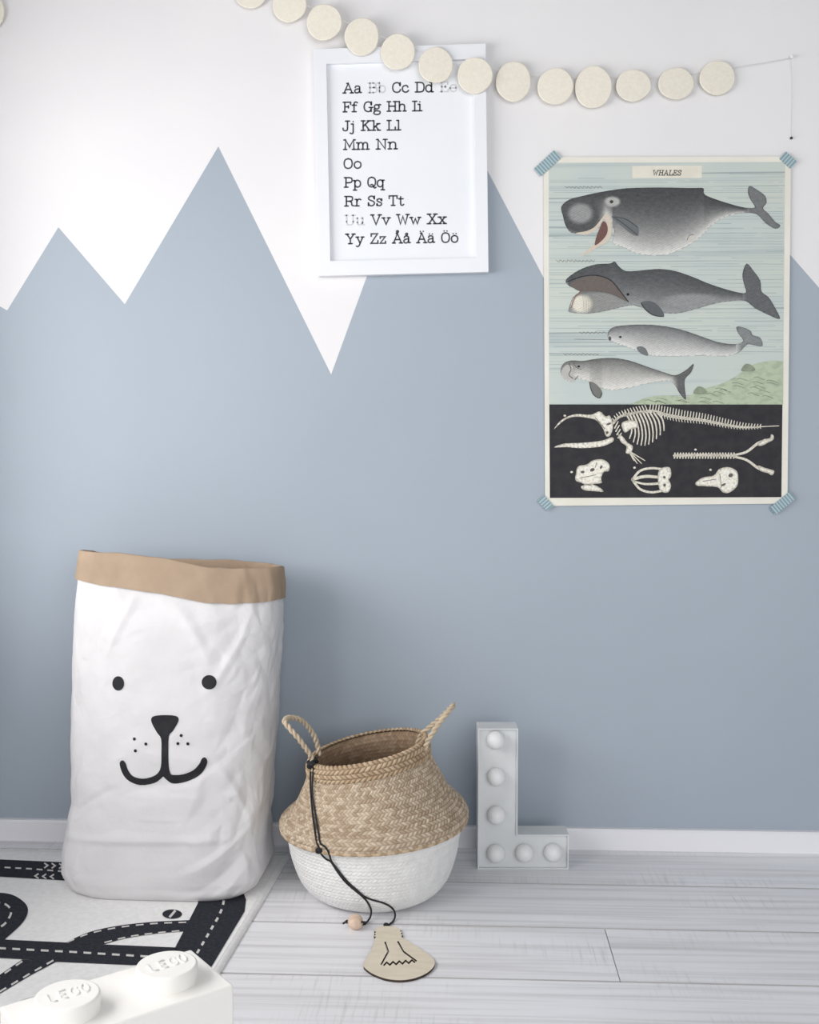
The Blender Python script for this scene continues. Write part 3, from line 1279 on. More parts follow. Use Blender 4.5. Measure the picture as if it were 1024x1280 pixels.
o0, i0 = l_shape(0), l_shape(0.0028)
V = [LP(x, 0, z) for x, z in o0] + [LP(x, 0, z) for x, z in i0] + [LP(x, 0.007, z) for x, z in i0] + [LP(x, LD, z) for x, z in o0]
Fc = []
for i in range(6):
    j = (i + 1) % 6
    Fc += [(i, j, 6 + j, 6 + i), (6 + i, 6 + j, 12 + j, 12 + i), (18 + i, 18 + j, j, i)]
Fc.append(tuple(range(23, 17, -1)))
fix_normals(add('letter_casing', V, Fc, M_LBOX, lt), 0.0006, 1)
V = [LP(x, 0.0068, z) for x, z in l_shape(0.002)] + [LP(x, 0.010, z) for x, z in l_shape(0.002)]
Fc = [tuple(range(6)), tuple(range(11, 5, -1))] + [(i, 6 + i, 6 + (i + 1) % 6, (i + 1) % 6) for i in range(6)]
fix_normals(add('face_panel', V, Fc, M_LBOX, lt))
for (bx_, by_) in ((620.5, 926), (621, 972), (621, 1020), (620.5, 1068), (656.5, 1068), (692.5, 1068)):
    p = on_wall(bx_, by_, -(la.y - 0.006))
    loc = p - la
    xx = loc.dot(lx)
    c = LP(xx, -0.0035, p.z)
    v, f = sphere_vf(c, 0.0182, 24, 16)
    add('globe_bulb', v, f, M_BULB, lt, smooth=True)
    v, f = [], []
    for j, (r_, d_) in enumerate(((0.0150, 0.0068), (0.0150, 0.0030), (0.0125, 0.0018))):
        for k in range(24):
            a = 2 * PI * k / 24
            v.append(c + lx * r_ * math.cos(a) + Vector((0, 0, r_ * math.sin(a))) + ly * (d_ + 0.0035))
    for j in range(2):
        for k in range(24):
            f.append((j * 24 + k, j * 24 + (k + 1) % 24, j * 24 + 24 + (k + 1) % 24, j * 24 + 24 + k))
    add('bulb_collar', v, f, M_LBOX, lt, smooth=True)

# ================================================================== WHITE STORAGE BRICK
sa, sb = on_floor(85.5, 1243, 0.20), on_floor(207.5, 1206, 0.20)
bx = Vector((sb.x - sa.x, sb.y - sa.y, 0)).normalized()
by = Vector((-bx.y, bx.x, 0))
bm_ = (sa + sb) / 2
bm_.z = 0
brick_t = thing('storage_brick', 'big glossy white plastic toy brick with two round studs on the rug', 'storage box', bm_ + Vector((0, 0, RZ)))
HZ = 0.180


def BP(x, y, z):
    return bm_ + bx * x + by * y + Vector((0, 0, z))


hx, hy = 0.124, 0.060
V = [BP(x, y, z) for z in (RZ + 0.001, HZ) for x, y in ((-hx, -hy), (hx, -hy), (hx, hy), (-hx, hy))]
Fc = [(3, 2, 1, 0), (4, 5, 6, 7), (0, 1, 5, 4), (1, 2, 6, 5), (2, 3, 7, 6), (3, 0, 4, 7)]
o = fix_normals(add('brick_body', V, Fc, M_BRICK, brick_t), 0.0035, 3)
for p in o.data.polygons:
    p.use_smooth = False
SR, SH = 0.0378, 0.021
EMB = {  # stroke letters for the embossed lettering
    'L': [[(0, 7), (0, 0), (4, 0)]], 'E': [[(4, 7), (0, 7), (0, 0), (4, 0)], [(0, 3.6), (3.4, 3.6)]],
    'G': [[(4.4, 5.6), (3.6, 6.8), (2, 7), (.6, 6), (0, 3.5), (.6, 1), (2, 0), (3.6, .2), (4.4, 1.2), (4.4, 3.2), (2.6, 3.2)]],
    'O': [[(2.2, 7), (.6, 6), (0, 3.5), (.6, 1), (2.2, 0), (3.8, 1), (4.4, 3.5), (3.8, 6), (2.2, 7)]]}
for sc_ in (-0.0625, 0.0625):
    pr = [(SR, HZ - 0.002), (SR, HZ + SH - 0.003), (SR - 0.0009, HZ + SH - 0.0009), (SR - 0.003, HZ + SH), (0.0, HZ + SH)]
    V, Fc = [], []
    for r_, z in pr[:-1]:
        for k in range(64):
            a = 2 * PI * k / 64
            V.append(BP(sc_ + r_ * math.cos(a), r_ * math.sin(a), z))
    for j in range(3):
        for k in range(64):
            a, b = j * 64 + k, j * 64 + (k + 1) % 64
            Fc.append((a, b, b + 64, a + 64))
    Fc.append(tuple(range(192, 256)))
    st = add('stud', V, Fc, M_BRICK, brick_t, smooth=True)
    st.data.polygons[len(Fc) - 1].use_smooth = False
    parts = []
    x = 0
    k = 0.0021
    for ch in 'LEGO':
        for s in EMB[ch]:
            parts.append(tube([BP(sc_ + (x + px_ + 0.2 * py_ - 11.2) * k, (py_ - 3.5) * k * 1.35, HZ + SH + 0.0002) for px_, py_ in s], 0.0015, 8))
        x += 6.1
    v, f = join(parts)
    add('embossed_lettering', v, f, M_BRICK, st, smooth=True)

# ================================================================== PICTURE FRAME
FD = 0.022
quad = [on_wall(*p, FD) for p in ((392, 61), (607.5, 54), (611, 340), (398, 345))]
ft = thing('picture_frame', 'white framed alphabet print hanging on the wall under the garland', 'picture frame', (quad[0] + quad[2]) / 2 * 1.0)


def FP(s, t, dep):
    """s,t in 0..1 from the top left; dep = distance in front of the wall"""
    p = (quad[0] * (1 - s) + quad[1] * s) * (1 - t) + (quad[3] * (1 - s) + quad[2] * s) * t
    return Vector((p.x, -dep, p.z))


def rectp(i, j, dep):
    return [FP(i, j, dep), FP(1 - i, j, dep), FP(1 - i, 1 - j, dep), FP(i, 1 - j, dep)]


si, ti = 0.074, 0.066
V = rectp(0, 0, 0.001) + rectp(0, 0, FD) + rectp(si, ti, FD) + rectp(si, ti, 0.011)
Fc = []
for i in range(4):
    j = (i + 1) % 4
    for k in (0, 4, 8):
        Fc.append((k + i, k + j, k + 4 + j, k + 4 + i))
Fc.append((3, 2, 1, 0))
fix_normals(add('frame_moulding', V, Fc, M_FRAME, ft), 0.0009, 2)
V = rectp(si - .008, ti - .006, 0.0145)
V = rectp(si - .004, ti - .003, 0.0125) + rectp(si - .004, ti - .003, 0.011)
add('print_sheet', V, [(0, 3, 2, 1), (4, 5, 6, 7), (0, 1, 5, 4), (1, 2, 6, 5), (2, 3, 7, 6), (3, 0, 4, 7)], M_SHEET, ft)

# ---- typewriter letters drawn as strokes: 'l' straight, 'c' curved; cap height 10, x-height 7
G = {
    'A': (10, ['l 1.1,0 5,10 8.9,0', 'l 3.6,10 5,10', 'l 2.6,3.6 7.4,3.6', 'l -.2,0 2.8,0', 'l 7,0 10.2,0']),
    'B': (8.6, ['l 1.7,0 1.7,10', 'l 0,10 5,10', 'c 5,10 7.2,9.2 7.2,6.2 5,5.3', 'l 1.7,5.3 5,5.3', 'c 5,5.3 8.2,4.4 8.2,.9 5,0', 'l 0,0 5,0']),
    'C': (8.6, ['c 7.6,7 7,9.2 4.6,10.1 1.6,8.8 .5,5 1.6,1.2 4.7,-.1 7.2,.9 8.2,2.8', 'l 7.9,10 7.9,7']),
    'D': (9, ['l 1.7,0 1.7,10', 'l 0,10 4.6,10', 'c 4.6,10 7.6,9 8.6,5 7.6,1 4.6,0', 'l 0,0 4.6,0']),
    'E': (8.4, ['l 1.7,0 1.7,10', 'l 0,10 7.6,10 7.6,7.6', 'l 1.7,5.2 5.4,5.2', 'l 5.4,6.4 5.4,4', 'l 0,0 8,0 8,2.6']),
    'F': (8, ['l 1.7,0 1.7,10', 'l 0,10 7.6,10 7.6,7.6', 'l 1.7,5.2 5.4,5.2', 'l 5.4,6.4 5.4,4', 'l 0,0 3.8,0']),
    'G': (9, ['c 7.6,7 7,9.2 4.6,10.1 1.6,8.8 .5,5 1.6,1.2 4.7,-.1 6.7,.7 7.6,2.4', 'l 7.9,10 7.9,7', 'l 7.6,0 7.6,4.2', 'l 5.6,4.2 9.2,4.2']),
    'H': (10, ['l 1.8,0 1.8,10', 'l 8.2,0 8.2,10', 'l 1.8,5.2 8.2,5.2', 'l 0,0 3.6,0', 'l 0,10 3.6,10', 'l 6.4,0 10,0', 'l 6.4,10 10,10']),
    'I': (4.4, ['l 2.2,0 2.2,10', 'l 0,0 4.4,0', 'l 0,10 4.4,10']),
    'J': (6.6, ['l 4.6,10 4.6,2.6', 'c 4.6,2.6 4.2,.5 2.4,-.1 .6,.6 .3,2.6', 'l 2.6,10 6.6,10']),
    'K': (9.6, ['l 1.8,0 1.8,10', 'l 7.6,10 1.8,4.2', 'l 3.8,6 7.8,0', 'l 0,0 3.6,0', 'l 0,10 3.6,10', 'l 5.8,10 9.2,10', 'l 6.2,0 9.8,0']),
    'L': (8, ['l 1.8,0 1.8,10', 'l 0,10 3.8,10', 'l 0,0 7.8,0 7.8,3']),
    'M': (11, ['l 1.5,0 1.9,10 5.5,2.4 9.1,10 9.5,0', 'l 0,0 3,0', 'l 8,0 11,0', 'l .3,10 1.9,10', 'l 9.1,10 10.7,10']),
    'N': (10, ['l 1.8,0 1.8,10 8.2,0 8.2,10', 'l 0,0 3.5,0', 'l .2,10 1.8,10', 'l 6.5,10 10,10']),
    'O': (9, ['c 4.5,10.1 1.6,8.8 .6,5 1.6,1.2 4.5,-.1 7.4,1.2 8.4,5 7.4,8.8 4.5,10.1']),
    'P': (8.4, ['l 1.7,0 1.7,10', 'l 0,10 5,10', 'c 5,10 7.6,9 7.6,5.6 5,4.6', 'l 1.7,4.6 5,4.6', 'l 0,0 3.8,0']),
    'Q': (9, ['c 4.5,10.1 1.6,8.8 .6,5 1.6,1.2 4.5,-.1 7.4,1.2 8.4,5 7.4,8.8 4.5,10.1', 'c 3.4,2 5.2,2.4 6.4,.4 7.4,-1.2 9,-.6']),
    'R': (9.4, ['l 1.7,0 1.7,10', 'l 0,10 5,10', 'c 5,10 7.6,9.2 7.6,6 5,5', 'l 1.7,5 5,5', 'l 0,0 3.6,0', 'c 5,5 6.8,3.8 7.4,.8 9.3,.1']),
    'S': (7.8, ['c 6.7,7.4 5.8,9.4 3.8,10.1 1.4,9 1,7.2 2.6,5.8 5.6,4.6 7,2.7 6,.6 3.8,-.1 1.6,.8 .9,2.8', 'l 6.9,10 6.9,7', 'l .8,0 .8,3']),
    'T': (9, ['l 4.5,0 4.5,10', 'l .5,7.2 .5,10 8.5,10 8.5,7.2', 'l 2.6,0 6.4,0']),
    'U': (10, ['l 1.8,10 1.8,3.4', 'c 1.8,3.4 2.4,.8 5,-.1 7.6,.8 8.2,3.4', 'l 8.2,3.4 8.2,10', 'l 0,10 3.6,10', 'l 6.4,10 10,10']),
    'V': (10, ['l 1.2,10 5,0 8.8,10', 'l -.2,10 3,10', 'l 7,10 10.2,10']),
    'W': (12, ['l 1.2,10 3.6,0 6,8 8.4,0 10.8,10', 'l -.2,10 2.9,10', 'l 9.1,10 12.2,10']),
    'X': (9.8, ['l 1.6,10 8.2,0', 'l 8.2,10 1.6,0', 'l 0,10 3.6,10', 'l 6.2,10 9.8,10', 'l 0,0 3.6,0', 'l 6.2,0 9.8,0']),
    'Y': (9.8, ['l 1.4,10 4.9,4.8 8.4,10', 'l 4.9,4.8 4.9,0', 'l 0,10 3.2,10', 'l 6.6,10 9.8,10', 'l 3,0 6.8,0']),
    'Z': (8.4, ['l 1,7.4 1,10 7.4,10 .8,0 7.8,0 7.8,2.8']),
    'a': (7.4, ['c 1,5.4 1.7,6.8 3.5,7.1 5.1,6.4 5.4,4.8', 'l 5.4,4.8 5.4,1.4', 'c 5.4,1.4 5.9,.2 7.2,.4', 'c 5.4,4.2 2.6,3.8 .8,2.6 1,.6 2.8,-.1 4.6,.7 5.4,2.2']),
    'b': (7.8, ['l 1.6,0 1.6,10', 'l 0,10 1.6,10', 'c 1.6,4.8 2.6,6.6 4.4,7.1 6.6,6 7.3,3.5 6.6,1 4.4,-.1 2.6,.6 1.6,2.2']),
    'c': (7, ['c 6,5.2 5.2,6.6 3.8,7.1 1.4,6 .6,3.5 1.4,1 3.8,-.1 5.6,.5 6.6,1.8']),
    'd': (8, ['l 6,0 6,10', 'l 4.4,10 6,10', 'l 6,0 7.8,0', 'c 6,4.8 5,6.6 3.2,7.1 1.1,6 .4,3.5 1.1,1 3.2,-.1 5,.6 6,2.2']),
    'e': (7.2, ['l .7,3.7 6.5,3.7', 'c 6.5,3.7 6.1,6 3.8,7.1 1.4,6 .6,3.5 1.4,1 3.8,-.1 5.6,.4 6.6,1.6']),
    'f': (5.6, ['l 2.2,0 2.2,7.6', 'c 2.2,7.6 2.7,9.6 4.3,10.1 5.6,9.3', 'l .3,6.8 4.6,6.8', 'l .3,0 4.4,0']),
    'g': (7.6, ['c 3.4,7.1 1.6,6.4 1,4.8 1.6,3.2 3.4,2.5 5.2,3.2 5.8,4.8 5.2,6.4 3.4,7.1', 'c 5.2,6.4 6.2,7.2 7.4,6.8', 'c 1.8,3 .9,1.8 1.8,.7 4.6,.5 6.6,-.2 6.7,-1.9 5,-3.2 2.4,-3.2 .6,-2.2 .8,-.6 2,.5']),
    'h': (8.6, ['l 1.6,0 1.6,10', 'l 0,10 1.6,10', 'c 1.6,4.6 2.8,6.6 4.6,7.1 6.4,6.3 6.8,4.4', 'l 6.8,4.4 6.8,0', 'l 0,0 3.2,0', 'l 5.4,0 8.4,0']),
    'i': (4.2, ['l 2.1,0 2.1,6.8', 'l .3,6.8 2.1,6.8', 'l 0,0 4.2,0', 'l 2,9.3 2.1,9.4']),
    'j': (4, ['l 2.6,6.8 2.6,-1.4', 'c 2.6,-1.4 2.1,-3 .8,-3.2 -.4,-2.6', 'l .8,6.8 2.6,6.8', 'l 2.5,9.3 2.6,9.4']),
    'k': (8, ['l 1.6,0 1.6,10', 'l 0,10 1.6,10', 'l 6,6.8 1.6,2.8', 'l 3.2,4.3 6.4,0', 'l 0,0 3.2,0', 'l 4.4,6.8 7.4,6.8', 'l 5,0 8,0']),
    'l': (4.2, ['l 2.1,0 2.1,10', 'l .3,10 2.1,10', 'l 0,0 4.2,0']),
    'm': (11.6, ['l 1.6,0 1.6,6.8', 'l 0,6.8 1.6,6.8', 'c 1.6,4.6 2.6,6.6 4,7.1 5.4,6.3 5.8,4.4', 'l 5.8,4.4 5.8,0', 'c 5.8,4.6 6.8,6.6 8.2,7.1 9.6,6.3 10,4.4', 'l 10,4.4 10,0',
                 'l 0,0 3,0', 'l 4.6,0 7.2,0', 'l 8.8,0 11.6,0']),
    'n': (8.6, ['l 1.6,0 1.6,6.8', 'l 0,6.8 1.6,6.8', 'c 1.6,4.6 2.8,6.6 4.6,7.1 6.4,6.3 6.8,4.4', 'l 6.8,4.4 6.8,0', 'l 0,0 3.2,0', 'l 5.4,0 8.4,0']),
    'o': (7.6, ['c 3.8,7.1 1.4,6 .6,3.5 1.4,1 3.8,-.1 6.2,1 7,3.5 6.2,6 3.8,7.1']),
    'p': (8, ['l 1.6,-3.2 1.6,6.8', 'l 0,6.8 1.6,6.8', 'l 0,-3.2 3.4,-3.2', 'c 1.6,4.8 2.6,6.6 4.4,7.1 6.6,6 7.3,3.5 6.6,1 4.4,-.1 2.6,.6 1.6,2.2']),
    'q': (8, ['l 6,-3.2 6,6.8', 'l 6,6.8 7.4,6.8', 'l 4.2,-3.2 7.8,-3.2', 'c 6,4.8 5,6.6 3.2,7.1 1.1,6 .4,3.5 1.1,1 3.2,-.1 5,.6 6,2.2']),
    'r': (6.6, ['l 2,0 2,6.8', 'l .3,6.8 2,6.8', 'c 2,4 3,6.3 4.6,7.1 6,6.4', 'l .2,0 4.4,0']),
    's': (6.4, ['c 5.4,5.4 4.6,6.6 3.2,7.1 1.4,6.5 1.1,5.2 2.2,4.1 4.4,3.3 5.6,2 4.8,.4 3.1,-.1 1.6,.5 .9,1.8', 'l 5.6,7 5.6,5', 'l .8,0 .8,2']),
    't': (5.6, ['l 2.2,9 2.2,1.8', 'c 2.2,1.8 2.7,.2 4.2,0 5.4,.9', 'l .3,6.8 4.8,6.8']),
    'u': (8.4, ['l 1.6,6.8 1.6,2.4', 'c 1.6,2.4 2,.4 3.8,-.1 5.6,.7 6.6,2.4', 'l 6.6,6.8 6.6,0 8.2,0', 'l 0,6.8 1.6,6.8', 'l 5,6.8 6.6,6.8']),
    'v': (8, ['l 1.2,6.8 4,0 6.8,6.8', 'l 0,6.8 2.8,6.8', 'l 5.2,6.8 8,6.8']),
    'w': (10.6, ['l 1.2,6.8 3.3,0 5.3,5.6 7.3,0 9.4,6.8', 'l 0,6.8 2.7,6.8', 'l 7.9,6.8 10.6,6.8']),
    'x': (8, ['l 1.4,6.8 6.6,0', 'l 6.6,6.8 1.4,0', 'l 0,6.8 3,6.8', 'l 5,6.8 8,6.8', 'l 0,0 3,0', 'l 5,0 8,0']),
    'y': (8, ['l 1.2,6.8 4.1,.2', 'c 6.8,6.8 4.1,.2 3,-2.2 1.6,-3.2 .4,-2.6', 'l 0,6.8 2.8,6.8', 'l 5.2,6.8 8,6.8']),
    'z': (7, ['l .9,5 .9,6.8 6,6.8 .8,0 6.3,0 6.3,2']),
    ' ': (4.6, []),
}
for base_, acc in (('A', 'ring'), ('a', 'ring'), ('A', 'uml'), ('a', 'uml'), ('O', 'uml'), ('o', 'uml')):
    w_, s_ = G[base_]
    mid = {'A': 5, 'a': 3.4, 'O': 4.5, 'o': 3.8}[base_]
    h_ = 11.9 if base_ in 'AO' else 9.0
    if acc == 'ring':
        ext = ['c ' + ' '.join('%.2f,%.2f' % (mid + .95 * math.cos(a), h_ + .1 + .95 * math.sin(a)) for a in np.linspace(0, 2 * PI, 9))]
        key = 'Å' if base_ == 'A' else 'å'
    else:
        ext = ['l %.2f,%.2f %.2f,%.2f' % (mid + d, h_, mid + d + .1, h_) for d in (-1.5, 1.5)]
        key = {'A': 'Ä', 'a': 'ä', 'O': 'Ö', 'o': 'ö'}[base_]
    G[key] = (w_, s_ + ext)


def text_width(txt, gap=0.9):
    return sum(G[c][0] + gap for c in txt) - gap


def text_strokes(txt, x0, y0, kx, ky, sw, slant=0.0, gap=0.9, rot=0.0):
    """list of (ribbons) in pixel space, y down; one entry for each character"""
    out = []
    x = 0.0
    for ch in txt:
        w_, st = G[ch]
        parts = []
        for s in st:
            kind, *pp = s.split()
            P = [tuple(float(k) for k in q.split(',')) for q in pp]
            if kind == 'c':
                P = catmull(P, 5)
            P = [(x0 + (x + a + slant * b) * kx, y0 - b * ky + rot * (x + a) * kx) for a, b in P]
            parts.append(ribbon(P, sw))
        out.append((ch, parts))
        x += w_ + gap
    return out


def frame_px(px, py):
    p = on_wall(px, py, 0.0127)
    return Vector((p.x, -0.0129, p.z))


lines = [('Aa Bb Cc Dd Ee', 429, 571, 'BbEe'), ('Ff Gg Hh Ii', 429, 527.5, ''), ('Jj Kk Ll', 428.5, 501, ''), ('Mm Nn', 429.5, 497, ''), ('Oo', 429.5, 452, ''),
         ('Pp Qq', 430.5, 481, ''), ('Rr Ss Tt', 431, 505, ''), ('Uu Vv Ww Xx', 431, 558, 'Uu'), ('Yy Zz Åå Ää Öö', 432, 573, '')]
for i, (txt, xa, xb, grey) in enumerate(lines):
    y0 = 116.3 + 23.55 * i
    k = (xb - xa) / text_width(txt)
    for ch, parts in text_strokes(txt, xa, y0, k, 1.19, 1.85, rot=-0.014):
        if parts:
            v, f = join(parts)
            add('printed_letter', [frame_px(*p) for p in v], f, M_INKG if ch in grey else M_INK, ft)

# ================================================================== WHALE POSTER
PO = 0.0045
pq = [(679.5, 196.5), (989, 195.5), (984.5, 629.5), (681.5, 632.5)]
pc = [on_wall(*p, PO) for p in pq]
pt = thing('whale_poster', 'vintage chart of whales and skeletons taped to the wall', 'poster', (pc[0] + pc[2]) / 2)


def bend(p, s):
    return p


nx, ny = 24, 32
V, Fc = [], []
for lay in (0, 1):
    for j in range(ny + 1):
        for i in range(nx + 1):
            s, t = i / nx, j / ny
            p = (pc[0] * (1 - s) + pc[1] * s) * (1 - t) + (pc[3] * (1 - s) + pc[2] * s) * t
            V.append(p + Vector((0, 0.0008 * lay, 0)))
for j in range(ny):
    for i in range(nx):
        k = j * (nx + 1) + i
        Fc.append((k, k + nx + 1, k + nx + 2, k + 1))
        k += (nx + 1) * (ny + 1)
        Fc.append((k, k + 1, k + nx + 2, k + nx + 1))
nn_ = (nx + 1) * (ny + 1)
bd = [i for i in range(nx + 1)] + [j * (nx + 1) + nx for j in range(1, ny + 1)] + [ny * (nx + 1) + i for i in range(nx - 1, -1, -1)] + [j * (nx + 1) for j in range(ny - 1, 0, -1)]
for i in range(len(bd)):
    a, b = bd[i], bd[(i + 1) % len(bd)]
    Fc.append((a, b, b + nn_, a + nn_))
fix_normals(add('poster_paper', V, Fc, M_POSTER, pt))


def pprint(name, parts, m, lvl, cols=None):
    v, f = join(parts)
    off = PO + 0.00025 * lvl
    return add(name, [on_wall(x, y, off) for x, y in v], f, m, pt, cols=cols)


K = 0.34180


def P3(x, y):
    return (660 + x * K, 180 + y * K)


def P4(x, y):
    return (660 + x * K, 400 + y * K)


pprint('sea_print', [fill([(686, 203.5), (981.5, 202.5), (979, 506), (686.5, 506)])], M_SEA, 1)
pprint('dark_panel_print', [fill([(686.8, 505.5), (978.3, 505.5), (977, 621.5), (687.5, 622.5)])], M_BLACKP, 1)
hill = catmull([(380, 306), (440, 282), (520, 276), (580, 280), (640, 252), (700, 236), (760, 206), (820, 165), (880, 150), (933, 150)], 4) + [(933, 309), (380, 309)]
pprint('shore_print', [fill([P4(*p) for p in hill])], M_HILL, 2)
rocks = []
for i in range(26):
    x = 420 + 460 * rng.random()
    hy_ = np.interp(x, [380, 440, 520, 640, 760, 880, 933], [306, 282, 276, 252, 206, 150, 150])
    y = hy_ + 6 + (295 - hy_) * rng.random()
    rocks.append(ribbon([P4(*p) for p in catmull([(x, y), (x + 12, y - 5 * rng.random()), (x + 26, y + 2), (x + 40, y + 7)], 4)], 0.9))
for (x, y) in ((630, 258), (805, 175)):
    rocks.append(fill([P4(*p) for p in catmull([(x - 25, y + 10), (x - 12, y - 12), (x + 5, y - 14), (x + 22, y - 2), (x + 26, y + 10), (x, y + 14)], 4, True)]))
props(pprint('shore_detail', rocks, mat('poster_shore_ink', (134, 143, 124), 0.8, (150, 158, 138), (80, 80, 80)), 3), kind='stuff')
pprint('title_panel', [fill([(790.5, 207.5), (877.5, 207), (877.5, 222.5), (790.5, 222.5)])], M_TITLE, 2)
tp = []
for ch, parts in text_strokes('WHALES', 816, 219.0, 0.54, 0.60, 1.0, slant=0.2, gap=1.8):
    tp += parts
pprint('title_lettering', tp, M_TINK, 3)
sl = []
y = 207.0
while y < 500:
    y += 2.2 + 5.0 * rng.random()
    x = 687 + 60 * rng.random() * (rng.random() < 0.5)
    while x < 978:
        l_ = 30 + 190 * rng.random()
        x2 = min(979, x + l_)
        if not (y > 440 and x2 > 780) and not (y < 225 and x2 > 785 and x < 880):
            sl.append(ribbon([(x, y), ((x + x2) / 2, y + 0.5 * (rng.random() - .5)), (x2, y + 0.6 * (rng.random() - .5))], 0.35 + 0.5 * rng.random(), cap=False))
        x = x2 + 12 * rng.random() + (40 * rng.random() if rng.random() < 0.4 else 0)
props(pprint('sea_line_print', sl, mat('poster_sea_line_ink', (160, 176, 178), 0.8, (178, 192, 192), (30, 30, 30), spec=0.2), 2), kind='stuff')


def scribble(x0, x1, y, conv, amp=4):
    n_ = int((x1 - x0) / 7)
    pts = [(x0 + (x1 - x0) * i / n_ + (2 if i % 2 else -1), y + (amp if i % 2 else -amp) * (0.5 + 0.7 * rng.random())) for i in range(n_ + 1)]
    return ribbon([conv(*p) for p in catmull(pts, 4)], 0.55)


sc = [scribble(135, 270, 158, P3), scribble(105, 245, 428, P3), scribble(190, 285, 690, P3, 3), scribble(130, 260, 125, P4, 3)]
sc += [ribbon([P4(170, 70), P4(290, 72)], 0.5)]
for one in sc:
    pprint('caption_script', [one], M_PINK, 2)


def whale(name, outline, conv, top, bot, lvl=3, marks=(), curve=1.0, lim=None, tailx=None, tailc=None):
    P = [conv(*p) for p in catmull(outline, 3, True)]
    v, f = fill(P, 1.3)
    A = np.array(P)
    cols = []
    for (x, y) in v:
        # local top and bottom of the outline at this x
        ys = []
        for i in range(len(A)):
            a, b = A[i - 1], A[i]
            if (a[0] - x) * (b[0] - x) <= 0 and abs(a[0] - b[0]) > 1e-9:
                ys.append(a[1] + (b[1] - a[1]) * (x - a[0]) / (b[0] - a[0]))
        t = 0.5
        if len(ys) >= 2:
            t = (y - min(ys)) / max(1e-6, max(ys) - min(ys))
        t = min(1, max(0, t)) ** curve
        c = np.array(top) * (1 - t) + np.array(bot) * t
        if tailx is not None:
            k = min(1, max(0, (x - conv(tailx, 0)[0]) / 8 + 0.5))
            c = c * (1 - k) + np.array(tailc) * k
        for (mx, my, ra, rb, mc) in marks:
            ex, ey = conv(mx, my)
            k = min(1, max(0, (1.15 - math.hypot((x - ex) / (ra * K), (y - ey) / (rb * K))) / 0.4))
            c = c * (1 - k) + np.array(mc) * k
        c = c * (1 + 0.07 * math.sin(x * 1.1 + 2.2 * y + 2 * noise.noise(Vector((x * .1, y * .1, 1)))))
        nz = noise.noise(Vector((x * 0.9, y * 1.6, 2))) * 9 + noise.noise(Vector((x * 0.16, y * 0.4, 7))) * 10
        dist = min(1.0, np.min(np.hypot(A[:, 0] - x, A[:, 1] - y)) / 1.6)      # inked outline
        c = (c + nz) * (0.68 + 0.32 * dist)
        cols.append(lin(np.clip(c, 15, 250)))
    pprint(name, [(v, f)], M_VC, lvl, cols)


def blob(name, pts, conv, col, lvl=4, smooth=True, var=8):
    P = [conv(*p) for p in (catmull(pts, 4, True) if smooth else pts)]
    v, f = fill(P, 2.0)
    cols = [lin(np.clip(np.array(col) + var * noise.noise(Vector((x * .8, y * .8, 0))), 10, 250)) for x, y in v]
    pprint(name, [(v, f)], M_VC, lvl, cols)


def ink(name, strokes, conv, col, lvl=5):
    parts = []
    nv = 0
    for pts, w_ in strokes:
        parts.append(ribbon([conv(*p) for p in catmull(pts, 5)], w_))
    v, f = join(parts)
    pprint(name, [(v, f)], M_VC, lvl, [lin(col)] * len(v))


sperm = [(122, 230), (150, 204), (200, 190), (270, 175), (360, 162), (480, 159), (600, 161), (642, 162), (648, 186), (720, 213), (790, 232), (830, 232),
         (815, 205), (805, 178), (811, 153), (842, 170), (868, 190), (873, 215), (860, 235), (880, 255), (905, 285), (924, 298), (906, 310),
         (870, 290), (835, 256), (780, 253), (720, 268), (670, 300), (640, 332), (590, 370), (520, 402), (450, 408), (390, 398), (345, 376), (310, 362),
         (316, 320), (300, 275), (282, 258), (264, 280), (240, 306), (200, 324), (160, 325), (138, 298), (128, 262)]
whale('sperm_whale_print', sperm, P3, (78, 79, 81), (226, 225, 220), curve=1.9, tailx=800, tailc=(122, 124, 125),
      marks=((190, 262, 86, 76, (88, 89, 90)), (192, 254, 46, 38, (152, 153, 152)), (309, 211, 29, 19, (182, 182, 178))))
blob('jaw_print', [(176, 326), (215, 318), (245, 303), (270, 272), (284, 255), (300, 268), (307, 300), (305, 335), (285, 362), (255, 378), (222, 398), (192, 412), (220, 386), (243, 366),
                   (275, 345), (292, 318), (288, 290), (278, 276), (262, 300), (245, 318), (212, 332)], P3, (214, 202, 186), 4)
blob('mouth_print', [(276, 282), (289, 296), (290, 325), (272, 352), (245, 370), (252, 335), (264, 305)], P3, (118, 88, 82), 5)
blob('eye_print', ell(306, 211, 7, 6, 10), P3, (70, 70, 70), 5)
blob('fin_print', [(306, 264), (345, 264), (380, 284), (404, 306), (402, 336), (375, 326), (350, 306), (325, 286)], P3, (112, 115, 117), 4)
ink('fin_lines', [([(312, 266), (350, 292), (400, 332)], 0.7), ([(318, 266), (360, 276), (402, 305)], 0.7)], P3, (58, 60, 62), 5)
blob('belly_mark_print', ell(597, 346, 18, 14, 10), P3, (205, 203, 194), 4)
ink('belly_mark_lines', [([(582, 352), (590, 335), (606, 332)], 0.7)], P3, (90, 88, 84), 5)

